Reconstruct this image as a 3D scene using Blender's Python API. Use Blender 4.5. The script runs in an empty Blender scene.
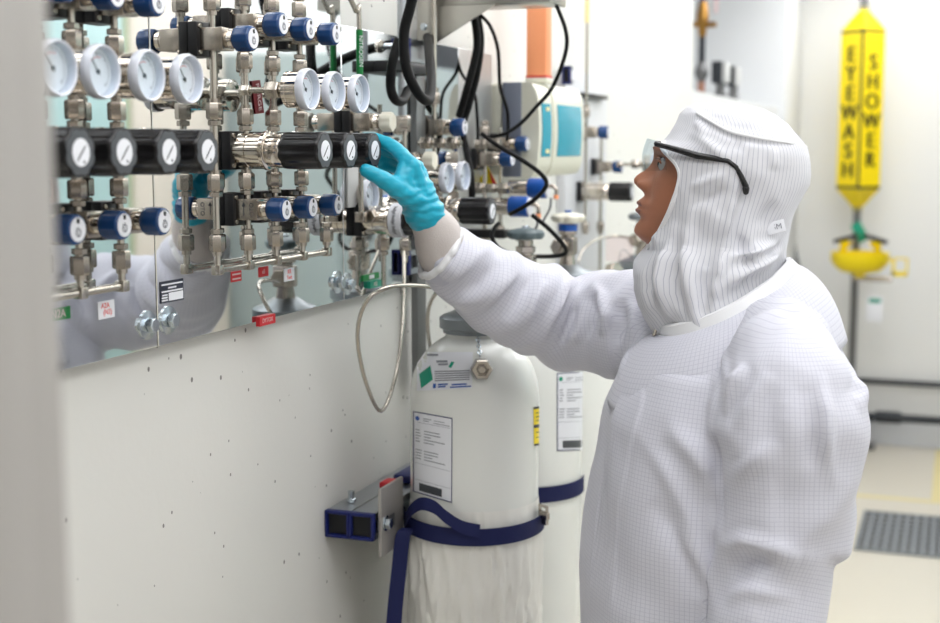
import bpy, bmesh, math, random
import numpy as np
from mathutils import Vector as V, Matrix, noise
from mathutils.bvhtree import BVHTree
random.seed(7)
PI = math.pi
scene = bpy.context.scene
COL = scene.collection

# ------------------------------------------------------------------ survey of the photograph
FOC, CX, CY, EYE = 1350.0, 470.0, 311.5, 1.70
YAW, PIT = math.radians(19.9), math.radians(7.0)
_c, _s, _cp, _sp = math.cos(YAW), math.sin(YAW), math.cos(PIT), math.sin(PIT)
RT, FW, UP = V((_c, _s, 0)), V((-_s*_cp, _c*_cp, -_sp)), V((-_s*_sp, _c*_sp, _cp))
CAM = V((0, 0, EYE))
def ray(px, py): return FW + RT*((px-CX)/FOC) - UP*((py-CY)/FOC)
def atX(px, py, X):
    r = ray(px, py); return CAM + r*(X/r.x)
def atY(px, py, Y):
    r = ray(px, py); return CAM + r*(Y/r.y)
def atZ(px, py, Z):
    r = ray(px, py); return CAM + r*((Z-EYE)/r.z)

WALL, PAN, TX = -0.905, -0.884, -0.862     # wall face, mirror panel face, tube axis

# ------------------------------------------------------------------ mesh helpers
def basis(ax):
    ax = V(ax).normalized()
    t = V((0, 0, 1)) if abs(ax.z) < .9 else V((1, 0, 0))
    u = t.cross(ax).normalized(); return u, ax.cross(u).normalized(), ax

class MB:
    def __init__(s): s.bm = bmesh.new()
    def face(s, vs):
        try: return s.bm.faces.new(vs)
        except ValueError: return None
    def rings(s, rings, c0=True, c1=True, closed=True):
        R = [[s.bm.verts.new(p) for p in r] for r in rings]
        n = len(R[0])
        for a, b in zip(R, R[1:]):
            for i in range(n if closed else n-1):
                j = (i+1) % n
                s.face((a[i], a[j], b[j], b[i]))
        if c0 and closed: s.face(R[0][::-1])
        if c1 and closed: s.face(R[-1])
        return s
    def box(s, lo, hi, bev=0, seg=2):
        lo, hi = V(lo), V(hi); c = (lo+hi)/2; d = hi-lo
        m = Matrix.Translation(c) @ Matrix.Diagonal((abs(d.x), abs(d.y), abs(d.z), 1))
        r = bmesh.ops.create_cube(s.bm, size=1, matrix=m)
        if bev:
            es = list({e for v in r['verts'] for e in v.link_edges})
            bmesh.ops.bevel(s.bm, geom=es, offset=bev, segments=seg, affect='EDGES', profile=.5)
        return s
    def obox(s, c, ax, half, bev=0):
        u, v, w = [V(a) for a in ax]
        m = Matrix.Translation(V(c)) @ Matrix((u, v, w)).transposed().to_4x4() @ Matrix.Diagonal((half[0]*2, half[1]*2, half[2]*2, 1))
        r = bmesh.ops.create_cube(s.bm, size=1, matrix=m)
        if bev:
            es = list({e for v in r['verts'] for e in v.link_edges})
            bmesh.ops.bevel(s.bm, geom=es, offset=bev, segments=2, affect='EDGES', profile=.5)
        return s
    def lathe(s, prof, o, ax, n=28, fn=None):
        o = V(o); u, v, w = basis(ax); rr = []
        for r, h in prof:
            rr.append([o + w*h + (u*math.cos(2*PI*i/n)+v*math.sin(2*PI*i/n))*(max(r, 1e-5)*(fn(2*PI*i/n, h) if fn else 1)) for i in range(n)])
        return s.rings(rr)
    def cyl(s, a, b, r, r2=None, n=24, bev=0):
        a, b = V(a), V(b); L = (b-a).length; r2 = r if r2 is None else r2
        p = [(r-bev, 0), (r, bev), (r2, L-bev), (r2-bev, L)] if bev else [(r, 0), (r2, L)]
        return s.lathe(p, a, b-a, n)
    def hexn(s, c, ax, r, h, n=6):
        u, v, w = basis(ax); c = V(c)
        return s.lathe([(r*.88, -h/2), (r, -h/2+h*.1), (r, h/2-h*.1), (r*.88, h/2)], c, ax, n)
    def tube(s, pts, r, n=10, smooth=0):
        pts = [V(p) for p in pts]
        if smooth: pts = spline(pts, smooth)
        rad = r if isinstance(r, (list, tuple)) else [r]*len(pts)
        if len(rad) != len(pts): rad = [rad[0]]*len(pts)
        t0 = (pts[1]-pts[0]).normalized(); u = basis(t0)[0]; rr = []
        for i, p in enumerate(pts):
            t = (pts[min(i+1, len(pts)-1)] - pts[max(i-1, 0)]).normalized()
            u = (u - t*u.dot(t)).normalized(); v = t.cross(u)
            rr.append([p + (u*math.cos(2*PI*k/n)+v*math.sin(2*PI*k/n))*rad[i] for k in range(n)])
        return s.rings(rr)
    def capsule(s, pts, rad, n=20):
        """round-ended tapering limb through pts"""
        pts = [V(p) for p in pts]; P, R = [], []
        for a, b, r0, r1 in zip(pts, pts[1:], rad, rad[1:]):
            for k in range(6):
                t = k/6; P.append(a.lerp(b, t)); R.append(r0+(r1-r0)*t)
        P.append(pts[-1]); R.append(rad[-1])
        for _ in range(3):
            P = [P[0]]+[(P[i-1]+P[i]*2+P[i+1])/4 for i in range(1, len(P)-1)]+[P[-1]]
        d0 = (P[0]-P[1]).normalized(); d1 = (P[-1]-P[-2]).normalized()
        pre = [(P[0]+d0*R[0]*math.sin(a), R[0]*math.cos(a)) for a in (1.5, 1.2, .8, .4)]
        post = [(P[-1]+d1*R[-1]*math.sin(a), R[-1]*math.cos(a)) for a in (.4, .8, 1.2, 1.5)]
        Q = [q[0] for q in pre]+P+[q[0] for q in post]; RR = [q[1] for q in pre]+R+[q[1] for q in post]
        return s.tube(Q, RR, n)
    def prism(s, poly, n):
        n = V(n); a = [s.bm.verts.new(V(p)) for p in poly]; b = [s.bm.verts.new(V(p)+n) for p in poly]
        s.face(a[::-1]); s.face(b)
        for i in range(len(a)):
            j = (i+1) % len(a); s.face((a[i], a[j], b[j], b[i]))
        return s
    def grid(s, rows):
        return s.rings(rows, False, False, closed=False)
    def ribbon(s, pts, wdir, w, th=.0015, smooth=0):
        pts = [V(p) for p in pts]
        if smooth: pts = spline(pts, smooth)
        wd = V(wdir).normalized(); rr = []
        for i, p in enumerate(pts):
            t = (pts[min(i+1, len(pts)-1)] - pts[max(i-1, 0)]).normalized(); nn = t.cross(wd).normalized()
            rr.append([p+wd*w/2+nn*th/2, p-wd*w/2+nn*th/2, p-wd*w/2-nn*th/2, p+wd*w/2-nn*th/2])
        return s.rings(rr)
    def text(s, body, size, o, right, up, depth=.0006, align='CENTER'):
        c = bpy.data.curves.new('t', 'FONT'); c.body = body; c.size = size; c.align_x = align; c.align_y = 'CENTER'; c.extrude = depth/2
        t = bpy.data.objects.new('t', c); COL.objects.link(t)
        dg = bpy.context.evaluated_depsgraph_get(); me = bpy.data.meshes.new_from_object(t.evaluated_get(dg))
        r, u = V(right).normalized(), V(up).normalized(); n = r.cross(u)
        me.transform(Matrix.Translation(V(o)) @ Matrix((r, u, n)).transposed().to_4x4())
        s.bm.from_mesh(me); bpy.data.meshes.remove(me); bpy.data.objects.remove(t); bpy.data.curves.remove(c)
        return s

def spline(pts, k=6):
    out = []; n = len(pts)
    for i in range(n-1):
        p0, p1, p2, p3 = pts[max(i-1, 0)], pts[i], pts[i+1], pts[min(i+2, n-1)]
        for j in range(k):
            t = j/k
            out.append(.5*((2*p1)+(p2-p0)*t+(2*p0-5*p1+4*p2-p3)*t*t+(3*p1-p0-3*p2+p3)*t**3))
    out.append(pts[-1]); return out

ORG = {}
def finish(me, ang):
    me.polygons.foreach_set('use_smooth', [True]*len(me.polygons))
    if ang: me.set_sharp_from_angle(angle=math.radians(ang))
def obj(name, mb, m, parent=None, origin=None, ang=38, recalc=True):
    """one mesh object, geometry given in world metres"""
    me = bpy.data.meshes.new(name)
    if recalc: bmesh.ops.recalc_face_normals(mb.bm, faces=mb.bm.faces)
    mb.bm.to_mesh(me); mb.bm.free(); finish(me, ang)
    return link(name, me, m, parent, origin)
def link(name, me, m, parent=None, origin=None):
    me.materials.append(m)
    o = bpy.data.objects.new(name, me); COL.objects.link(o)
    if parent is not None:
        og = ORG[parent.name]; o.parent = parent
    else:
        if origin is None:
            a = np.empty(len(me.vertices)*3); me.vertices.foreach_get('co', a); a = a.reshape(-1, 3)
            lo, hi = a.min(0), a.max(0); origin = ((lo[0]+hi[0])/2, (lo[1]+hi[1])/2, lo[2])
        og = V(origin); o.location = og
    me.transform(Matrix.Translation(-og)); ORG[o.name] = og
    return o
def thing(name, loc, label=None, cat=None, group=None):
    o = bpy.data.objects.new(name, None); COL.objects.link(o); o.location = V(loc); o.empty_display_size = .05
    ORG[o.name] = V(loc); tag(o, label, cat, group); return o
def tag(o, label=None, cat=None, group=None, kind=None):
    if label: o['label'] = label
    if cat: o['category'] = cat
    if group: o['group'] = group
    if kind: o['kind'] = kind
    return o
def struct(name, mb, m, parent=None, **k): 
    o = obj(name, mb, m, parent, **k)
    if parent is None: o['kind'] = 'structure'
    return o
KIDS = {}
def copy_tree(o, loc=None, parent=None):
    c = o.copy(); COL.objects.link(c)
    if parent is not None: c.parent = parent
    if loc is not None: c.location = V(loc)
    ORG[c.name] = V(loc) if loc is not None else V((0, 0, 0))
    for k in [x for x in bpy.data.objects if x.parent == o]: copy_tree(k, None, c)
    return c

# ------------------------------------------------------------------ materials
def srgb(c):
    return tuple(((x/255)/12.92 if x/255 <= .04045 else ((x/255+.055)/1.055)**2.4) for x in c)+(1,)
def mat(name, rgb, rough=.5, metal=0, bump=0, bscale=60, var=0, vscale=20, coat=0, trans=0, ior=1.45, alpha=1, aniso=None, spec=.5):
    m = bpy.data.materials.new(name); m.use_nodes = True; nt = m.node_tree; b = nt.nodes['Principled BSDF']
    c = srgb(rgb); b.inputs['Base Color'].default_value = c
    b.inputs['Roughness'].default_value = rough; b.inputs['Metallic'].default_value = metal
    b.inputs['Coat Weight'].default_value = coat; b.inputs['Transmission Weight'].default_value = trans; b.inputs['IOR'].default_value = ior
    b.inputs['Alpha'].default_value = alpha; b.inputs['Specular IOR Level'].default_value = spec
    tc = nt.nodes.new('ShaderNodeTexCoord')
    def noise_node(sc, stretch=None):
        n = nt.nodes.new('ShaderNodeTexNoise'); n.inputs['Scale'].default_value = sc; n.inputs['Detail'].default_value = 4
        if stretch:
            mp = nt.nodes.new('ShaderNodeMapping'); mp.inputs['Scale'].default_value = stretch
            nt.links.new(tc.outputs['Object'], mp.inputs['Vector']); nt.links.new(mp.outputs[0], n.inputs['Vector'])
        else: nt.links.new(tc.outputs['Object'], n.inputs['Vector'])
        return n
    if var:
        n = noise_node(vscale, aniso); mx = nt.nodes.new('ShaderNodeMix'); mx.data_type = 'RGBA'
        nt.links.new(n.outputs['Fac'], mx.inputs[0])
        mx.inputs[6].default_value = tuple(x*(1-var) for x in c[:3])+(1,); mx.inputs[7].default_value = tuple(min(1, x*(1+var)) for x in c[:3])+(1,)
        nt.links.new(mx.outputs[2], b.inputs['Base Color'])
    if bump:
        n = noise_node(bscale, aniso); bp = nt.nodes.new('ShaderNodeBump'); bp.inputs['Strength'].default_value = bump; bp.inputs['Distance'].default_value = .002
        nt.links.new(n.outputs['Fac'], bp.inputs['Height']); nt.links.new(bp.outputs[0], b.inputs['Normal'])
    return m
def emis(name, rgb, st):
    m = mat(name, rgb, .6); b = m.node_tree.nodes['Principled BSDF']
    b.inputs['Emission Color'].default_value = srgb(rgb); b.inputs['Emission Strength'].default_value = st; return m
def cloth_mat(name, base, line, pu, pv, wid, rough=.75):
    """woven conductive thread: lines every pu (and pv) metres in the cloth's own coordinates"""
    m = mat(name, base, rough, spec=.25); nt = m.node_tree; b = nt.nodes['Principled BSDF']
    b.inputs['Sheen Weight'].default_value = .15
    at = nt.nodes.new('ShaderNodeAttribute'); at.attribute_name = 'cuv'; sp = nt.nodes.new('ShaderNodeSeparateXYZ'); nt.links.new(at.outputs['Vector'], sp.inputs[0])
    def ln(out, p):
        a = nt.nodes.new('ShaderNodeMath'); a.operation = 'MULTIPLY'; a.inputs[1].default_value = 1/p; nt.links.new(out, a.inputs[0])
        f = nt.nodes.new('ShaderNodeMath'); f.operation = 'FRACT'; nt.links.new(a.outputs[0], f.inputs[0])
        l = nt.nodes.new('ShaderNodeMath'); l.operation = 'LESS_THAN'; l.inputs[1].default_value = wid; nt.links.new(f.outputs[0], l.inputs[0]); return l.outputs[0]
    o = ln(sp.outputs[0], pu)
    if pv:
        o2 = ln(sp.outputs[1], pv); mx = nt.nodes.new('ShaderNodeMath'); mx.operation = 'MAXIMUM'; nt.links.new(o, mx.inputs[0]); nt.links.new(o2, mx.inputs[1]); o = mx.outputs[0]
    mix = nt.nodes.new('ShaderNodeMix'); mix.data_type = 'RGBA'; mix.inputs[6].default_value = srgb(base); mix.inputs[7].default_value = srgb(line)
    nt.links.new(o, mix.inputs[0]); nt.links.new(mix.outputs[2], b.inputs['Base Color']); return m
def clear_mat(name, rgb, gl=.12, rough=.03):
    """clear plastic sheet: see-through with a surface reflection"""
    m = bpy.data.materials.new(name); m.use_nodes = True; nt = m.node_tree; out = nt.nodes['Material Output']; nt.nodes.remove(nt.nodes['Principled BSDF'])
    t = nt.nodes.new('ShaderNodeBsdfTransparent'); t.inputs[0].default_value = srgb(rgb)
    g = nt.nodes.new('ShaderNodeBsdfGlossy'); g.inputs['Roughness'].default_value = rough
    f = nt.nodes.new('ShaderNodeFresnel'); f.inputs[0].default_value = 1.45
    a = nt.nodes.new('ShaderNodeMath'); a.operation = 'ADD'; a.operation = 'MULTIPLY'; a.inputs[1].default_value = gl*1.0; nt.links.new(f.outputs[0], a.inputs[0])
    x = nt.nodes.new('ShaderNodeMixShader'); nt.links.new(a.outputs[0], x.inputs[0]); nt.links.new(t.outputs[0], x.inputs[1]); nt.links.new(g.outputs[0], x.inputs[2])
    nt.links.new(x.outputs[0], out.inputs[0]); return m

def wall_mat():
    m = mat('painted_wall', (226, 225, 220), .42, bump=.12, bscale=90); nt = m.node_tree; b = nt.nodes['Principled BSDF']
    tc = nt.nodes.new('ShaderNodeTexCoord')
    def specks(sc, thr, stretch):
        mp = nt.nodes.new('ShaderNodeMapping'); mp.inputs['Scale'].default_value = stretch
        vo = nt.nodes.new('ShaderNodeTexVoronoi'); vo.inputs['Scale'].default_value = sc
        no = nt.nodes.new('ShaderNodeTexNoise'); no.inputs['Scale'].default_value = 5.5
        nt.links.new(tc.outputs['Object'], mp.inputs[0]); nt.links.new(mp.outputs[0], vo.inputs['Vector']); nt.links.new(tc.outputs['Object'], no.inputs['Vector'])
        # only some cells carry a chip
        s = nt.nodes.new('ShaderNodeSeparateColor'); nt.links.new(vo.outputs['Color'], s.inputs[0])
        th = nt.nodes.new('ShaderNodeMath'); th.operation = 'MULTIPLY'; nt.links.new(s.outputs[0], th.inputs[0]); nt.links.new(s.outputs[1], th.inputs[1])
        t2 = nt.nodes.new('ShaderNodeMath'); t2.operation = 'MULTIPLY'; t2.inputs[1].default_value = thr; nt.links.new(th.outputs[0], t2.inputs[0])
        t3 = nt.nodes.new('ShaderNodeMath'); t3.operation = 'MULTIPLY'; nt.links.new(t2.outputs[0], t3.inputs[0]); nt.links.new(no.outputs['Fac'], t3.inputs[1])
        l = nt.nodes.new('ShaderNodeMath'); l.operation = 'LESS_THAN'; nt.links.new(vo.outputs['Distance'], l.inputs[0]); nt.links.new(t3.outputs[0], l.inputs[1]); return l.outputs[0]
    a = specks(19, .36, (1, 1, .6)); c = specks(42, .40, (1, 1, .8))
    mx = nt.nodes.new('ShaderNodeMath'); mx.operation = 'MAXIMUM'; nt.links.new(a, mx.inputs[0]); nt.links.new(c, mx.inputs[1])
    mix = nt.nodes.new('ShaderNodeMix'); mix.data_type = 'RGBA'; mix.inputs[6].default_value = srgb((226, 225, 220)); mix.inputs[7].default_value = srgb((128, 126, 122))
    nt.links.new(mx.outputs[0], mix.inputs[0]); nt.links.new(mix.outputs[2], b.inputs['Base Color']); return m

M = dict(
    wall=wall_mat(), white=mat('white_paint', (236, 236, 234), .5), white2=mat('grey_white_paint', (222, 223, 224), .5),
    cream=mat('cream_paint', (224, 214, 202), .5), cyan=mat('pale_cyan_enamel', (176, 206, 206), .4), greycyan=mat('grey_green_enamel', (160, 172, 172), .4),
    ygreen=mat('yellow_green_seal', (170, 180, 140), .5), ceil=mat('ceiling_tile', (235, 235, 233), .8), floor=mat('epoxy_floor', (217, 210, 195), .28, var=.03, vscale=2.5),
    jamb=mat('jamb_paint', (172, 168, 164), .5), coving=mat('coving_vinyl', (224, 227, 232), .45),
    mirror=mat('polished_stainless', (226, 229, 230), .035, 1), brushed=mat('brushed_stainless', (188, 185, 178), .3, 1, bump=.05, bscale=40, aniso=(1, 1, 30)),
    steel=mat('machined_stainless', (176, 168, 158), .27, 1, bump=.03, bscale=200), tube=mat('drawn_tube', (188, 182, 172), .24, 1),
    polished=mat('polished_steel', (214, 206, 196), .13, 1), bolt=mat('zinc_bolt', (196, 204, 210), .22, 1),
    galv=mat('galvanised', (176, 180, 184), .35, 1, var=.06, vscale=30), dark_steel=mat('grey_strut', (120, 122, 122), .45, .7), plate=mat('bead_blasted_plate', (172, 168, 164), .5, .6),
    blackp=mat('black_plastic', (24, 23, 25), .24, spec=.5), blackm=mat('black_block', (20, 20, 23), .38), knobface=mat('grey_knob_face', (74, 77, 81), .45),
    blue=mat('blue_knob', (14, 62, 116), .27, coat=.3), bluecap=mat('blue_end_cap', (13, 26, 92), .4), bluebright=mat('bright_blue_head', (22, 84, 170), .35),
    label=mat('paper_white', (232, 233, 238), .5), ink=mat('dark_ink', (52, 54, 62), .6), fade=mat('faded_print', (140, 142, 150), .6), slot=mat('black_mark', (14, 15, 18), .6),
    dial=mat('dial_white', (244, 245, 247), .5), red=mat('red_label', (205, 44, 52), .5), redink=mat('red_marker', (230, 70, 60), .6), darkred=mat('dark_red_tag', (120, 30, 38), .5), pale=mat('pale_print', (225, 200, 200), .6),
    green=mat('green_label', (14, 126, 60), .45), teal=mat('teal_label', (16, 150, 120), .45), navy=mat('navy_label', (36, 40, 56), .4), ivory=mat('ivory_plastic', (226, 222, 206), .4),
    clearp=mat('clear_plastic', (226, 230, 240), .1, coat=.6), whitecyl=mat('white_enamel_cylinder', (233, 234, 229), .26, coat=.2), film=None,
    bag=mat('crinkled_film', (230, 228, 222), .28, bump=.9, bscale=26), strap=mat('navy_webbing', (7, 18, 72), .7, bump=.2, bscale=600),
    cable=mat('black_cable', (11, 11, 12), .5, spec=.22), greycable=mat('grey_cable', (120, 122, 126), .5), cast=mat('cast_grey', (128, 134, 138), .32, .7), wheel=mat('grey_handwheel', (92, 106, 110), .4),
    boxc=mat('instrument_ivory', (222, 221, 205), .4), boxg=mat('instrument_grey', (118, 124, 138), .45), window=mat('teal_window', (52, 168, 192), .12, coat=.5),
    orange=mat('orange_sleeve', (255, 168, 120), .35), yellow=mat('yellow_plastic', (250, 222, 8), .4), blk=mat('black_paint', (28, 28, 26), .5), brass=mat('brass', (166, 124, 66), .3, 1),
    pinkcu=mat('copper_pipe', (190, 140, 120), .35, .8), pipegrey=mat('grey_pipe', (120, 120, 120), .4, .6), pipeblk=mat('black_pipe', (40, 44, 50), .45), grate=mat('grate_steel', (150, 155, 160), .5, .5), pit=mat('dark_pit', (96, 92, 86), .9),
    yline=mat('floor_tape', (230, 216, 160), .5), gskin=mat('nitrile', (24, 168, 196), .36, bump=.12, bscale=160, coat=.1),
    skin=mat('skin', (170, 112, 84), .45, bump=.08, bscale=300, var=.05, vscale=60), lip=mat('lip', (132, 78, 66), .4), hair=mat('dark_hair', (26, 20, 18), .6), eye=mat('eye_white', (196, 190, 184), .15), iris=mat('dark_iris', (30, 20, 16), .1),
    cover=cloth_mat('gridded_cleanroom_cloth', (215, 215, 225), (196, 196, 209), .0052, .0052, .13), hoodm=cloth_mat('pinstriped_hood_cloth', (221, 221, 226), (186, 187, 198), .0058, 0, .15),
    knit=mat('knit_cuff', (206, 198, 194), .85, bump=.3, bscale=500), seam=mat('white_binding', (238, 238, 240), .7), lens=clear_mat('safety_lens', (232, 238, 242)), pvc=clear_mat('clear_bag', (250, 244, 246), .2, .1),
    boot=mat('white_boot', (225, 225, 228), .5), glassy=clear_mat('clear_cover', (248, 250, 252), .1),
    equip=mat('dark_equipment', (52, 54, 58), .5), equipw=mat('equipment_front', (200, 200, 198), .5),
    farplate=mat('pale_grey_plate', (212, 213, 217), .4), satin=mat('satin_stainless', (205, 205, 205), .45, 1),
)
# ------------------------------------------------------------------ the room
YB, YF, XR, ZC = 7.95, -2.2, .98, 2.72
struct('floor', MB().box((-1.7, YF, -.1), (XR+.1, YB+.1, 0)), M['floor'])
struct('ceiling', MB().box((-1.7, YF, ZC), (XR+.1, YB+.1, ZC+.08)), M['ceil'])
LEDGE = atX(692, 90, WALL).z
w = struct('wall_left', MB().box((WALL-.12, YF, 0), (WALL, 4.8, ZC)), M['wall'])
struct('wall_left_ledge', MB().box((-1.65, 4.8, 0), (WALL, 7.2, LEDGE)), M['white2'])
struct('wall_left_recess', MB().box((-1.70, 4.7, 0), (-1.62, 7.3, ZC)), M['white2'])
struct('wall_left_chase', MB().box((-1.65, 7.2, 0), (-.875, YB, ZC), .004), M['white2'])
struct('wall_back', MB().box((-1.7, YB, 0), (XR+.1, YB+.1, ZC)), M['white'])
struct('wall_right', MB().box((XR, YF, 0), (XR+.1, YB, ZC)), M['white'])
struct('wall_front', MB().box((-1.7, YF-.1, 0), (XR+.1, YF, ZC)), M['white'])
struct('baseboard_back', MB().box((-.87, YB-.012, 0), (XR, YB, .13), .003), M['coving'])
struct('baseboard_left', MB().box((WALL, .55, 0), (WALL+.01, 4.8, .1), .003), M['coving'])
# stepped near jamb at the photo's left edge
je = atY(62, 300, .50).x
j = struct('trim_1', MB().box((WALL, .44, 0), (je, .50, ZC), .004), M['jamb'])
struct('jamb_stop', MB().box((WALL, .40, 0), (atY(28, 300, .4399).x, .4399, ZC), .004), M['jamb'], j)
# what the mirror shows of the corridor's other side
struct('trim_2', MB().box((XR-.03, 2.75, .95), (XR, 4.02, 2.3), .004), M['cyan'])
struct('trim_3', MB().box((XR-.032, 4.022, 0), (XR, 4.045, ZC), .004), M['ygreen'])
struct('trim_4', MB().box((XR-.04, 4.05, 0), (XR, 4.36, ZC), .004), M['cream'])
d1 = struct('door_1', MB().box((XR-.05, 4.37, 0), (XR, 4.66, ZC), .004), M['cream'])
struct('trim_5', MB().box((XR-.03, 2.75, .0), (XR, 4.02, .95), .004), M['cream'])
t = thing('gas_cabinet', (XR-.25, 5.2, 0), 'tall grey green steel cabinet reflected in the polished panels', 'cabinet')
obj('body', MB().box((XR-.5, 4.70, 0), (XR-.012, 6.1, 2.05), .008), M['greycyan'], t)
obj('door', MB().box((XR-.52, 4.74, .06), (XR-.5, 6.06, 2.0), .004), M['greycyan'], t)
obj('handle', MB().box((XR-.545, 4.80, 1.32), (XR-.52, 4.95, 1.44), .008), M['blackm'], t)
t = thing('equipment_rack', (XR-.2, 7.0, 0), 'dark equipment rack at the far right end of the corridor', 'rack')
obj('cabinet', MB().box((XR-.45, 6.3, 0), (XR-.012, 7.7, 1.25), .006), M['equipw'], t)
obj('upper_unit', MB().box((XR-.42, 6.35, 1.25), (XR-.012, 7.65, 2.3), .006), M['equip'], t)
obj('sign', MB().box((XR-.425, 6.5, 1.9), (XR-.42, 6.62, 2.0), 0), M['red'], t)
# ceiling lights
k = 0
for y, pw in ((-.9, 3.6), (.95, 5.4), (2.6, 6.0), (4.2, 6.6), (5.8, 6.2), (7.1, 5.8)):
    LM = emis('lamp_diffuser', (252, 253, 255), pw)
    for x in (-.42, .5):
        where = ['behind the camera', 'above the near mirror panel', 'above the worker', 'above the gas cabinet bank', 'above the ledge with the black valves', 'nearest the back wall'][k//2]
        t = thing('ceiling_light', (x, y, ZC), 'flush white ceiling light panel %s, %s side' % (where, 'wall panel' if x < 0 else 'corridor'), 'light', 'flush ceiling lights')
        obj('frame', MB().box((x-.33, y-.63, ZC-.02), (x+.33, y+.63, ZC-.001), .004), M['white2'], t)
        obj('diffuser', MB().box((x-.29, y-.59, ZC-.024), (x+.29, y+.59, ZC-.02)), LM, t)
        k += 1

# ------------------------------------------------------------------ polished panels
for nm, y0, y1, zt, lab in (('near', .55, 1.358, 2.32, 'near polished steel mirror panel behind the four blurred regulators'),
                        ('middle', 1.360, 1.872, 2.32, 'middle polished steel mirror panel behind the regulator being turned'),
                        ('far', 1.874, 2.378, 1.88, 'far polished steel mirror panel behind the hand and black cables'),
                        ('end', 2.380, 2.57, 1.88, 'narrow satin steel end panel behind the tied black cables')):
    t = thing('steel_panel', (PAN-.01, (y0+y1)/2, 1.464), lab, 'panel')
    obj('sheet', MB().box((WALL+.0006, y0, 1.464), (PAN, y1, zt), .001, 1), M['satin' if nm == 'end' else 'mirror'], t)
    for i, (px, py) in enumerate({'near': [(147, 325)], 'middle': [(168, 320), (337, 282)], 'far': [(347, 284)], 'end': []}[nm]):
        p = atX(px, py, PAN)
        obj('bolt', MB().lathe([(.0172, 0), (.0172, .002), (.009, .003), (.009, .004)], p, (1, 0, 0)).hexn(p+V((.008, 0, 0)), (1, 0, 0), .009, .008), M['bolt'], t)

# ------------------------------------------------------------------ manifold hardware
def fl(n, amp):  return lambda a, h: 1-amp*(.5+.5*math.cos(n*a))**2
def knob_mesh(x0, x1, r, y, z, n, amp):
    L = x1-x0
    return MB().lathe([(r*.80, 0), (r*.97, L*.07), (r, L*.16), (r, L*.90), (r*.985, L*.97), (r*.93, L)], (x0, y, z), (1, 0, 0), 64, fl(n, amp))
def make_valve(label, engraved=False, head='blue', group=None):
    """diaphragm valve, origin on the tube axis, handle towards +X"""
    o = V((TX, 0, 0)); t = thing('diaphragm_valve', o, label, 'valve', group)
    obj('mounting_block', MB().box((PAN, -.021, -.021), (-.871, .021, .021), .0015), M['blackm'], t)
    obj('mounting_bolt', MB().cyl((-.872, -.016, .0155), (-.868, -.016, .0155), .0028, n=12).cyl((-.872, -.016, -.0155), (-.868, -.016, -.0155), .0028, n=12), M['steel'], t)
    b = obj('body', MB().box((-.8712, -.0145, -.0135), (-.840, .0145, .0135), .0012), M['steel'], t)
    if engraved:
        e = MB().text('OTO', .008, (-.848, -.0146, 0), (0, 0, 1), (-1, 0, 0))
        e.box((-.8602, -.0149, -.008), (-.8592, -.0144, .006)).prism([(-.8625, -.0149, .004), (-.8569, -.0149, .004), (-.8597, -.0149, .009)], (0, .0005, 0))
        obj('engraving', e, M['ink'], b)
    obj('bonnet', MB().lathe([(.0105, 0), (.0105, .004), (.0118, .0045), (.0118, .010), (.0095, .0105), (.0095, .014)], (-.8405, 0, 0), (1, 0, 0), 24), M['polished'], t)
    if head == 'blue':
        kn = obj('knob', MB().lathe([(.0135, 0), (.0153, .002), (.0156, .005), (.0156, .020), (.0144, .0225), (.0135, .023)], (-.829, 0, 0), (1, 0, 0), 60, fl(12, .035)), M['blue'], t)
        obj('face_label', MB().cyl((-.806, 0, 0), (-.8052, 0, 0), .0120, n=32), M['label'], kn)
        obj('indicator', MB().box((-.8055, -.0020, .0060), (-.8046, .0020, .0108), .0008).box((-.8055, -.0003, -.006), (-.8049, .0003, .003)).box((-.8055, -.003, -.0062), (-.8049, -.0024, .002)), M['slot'], kn)
        obj('print', MB().lathe([(.0045, 0), (.0045, .0004), (.0030, .0004), (.003, 0)], (-.8053, 0, -.003), (1, 0, 0), 20), M['fade'], kn)
    else:
        obj('knob', MB().lathe([(.011, 0), (.0150, .003), (.0152, .017), (.0138, .020)], (-.828, 0, 0), (1, 0, 0), 60, fl(6, .1)), M['ivory'], t)
    return t
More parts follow.
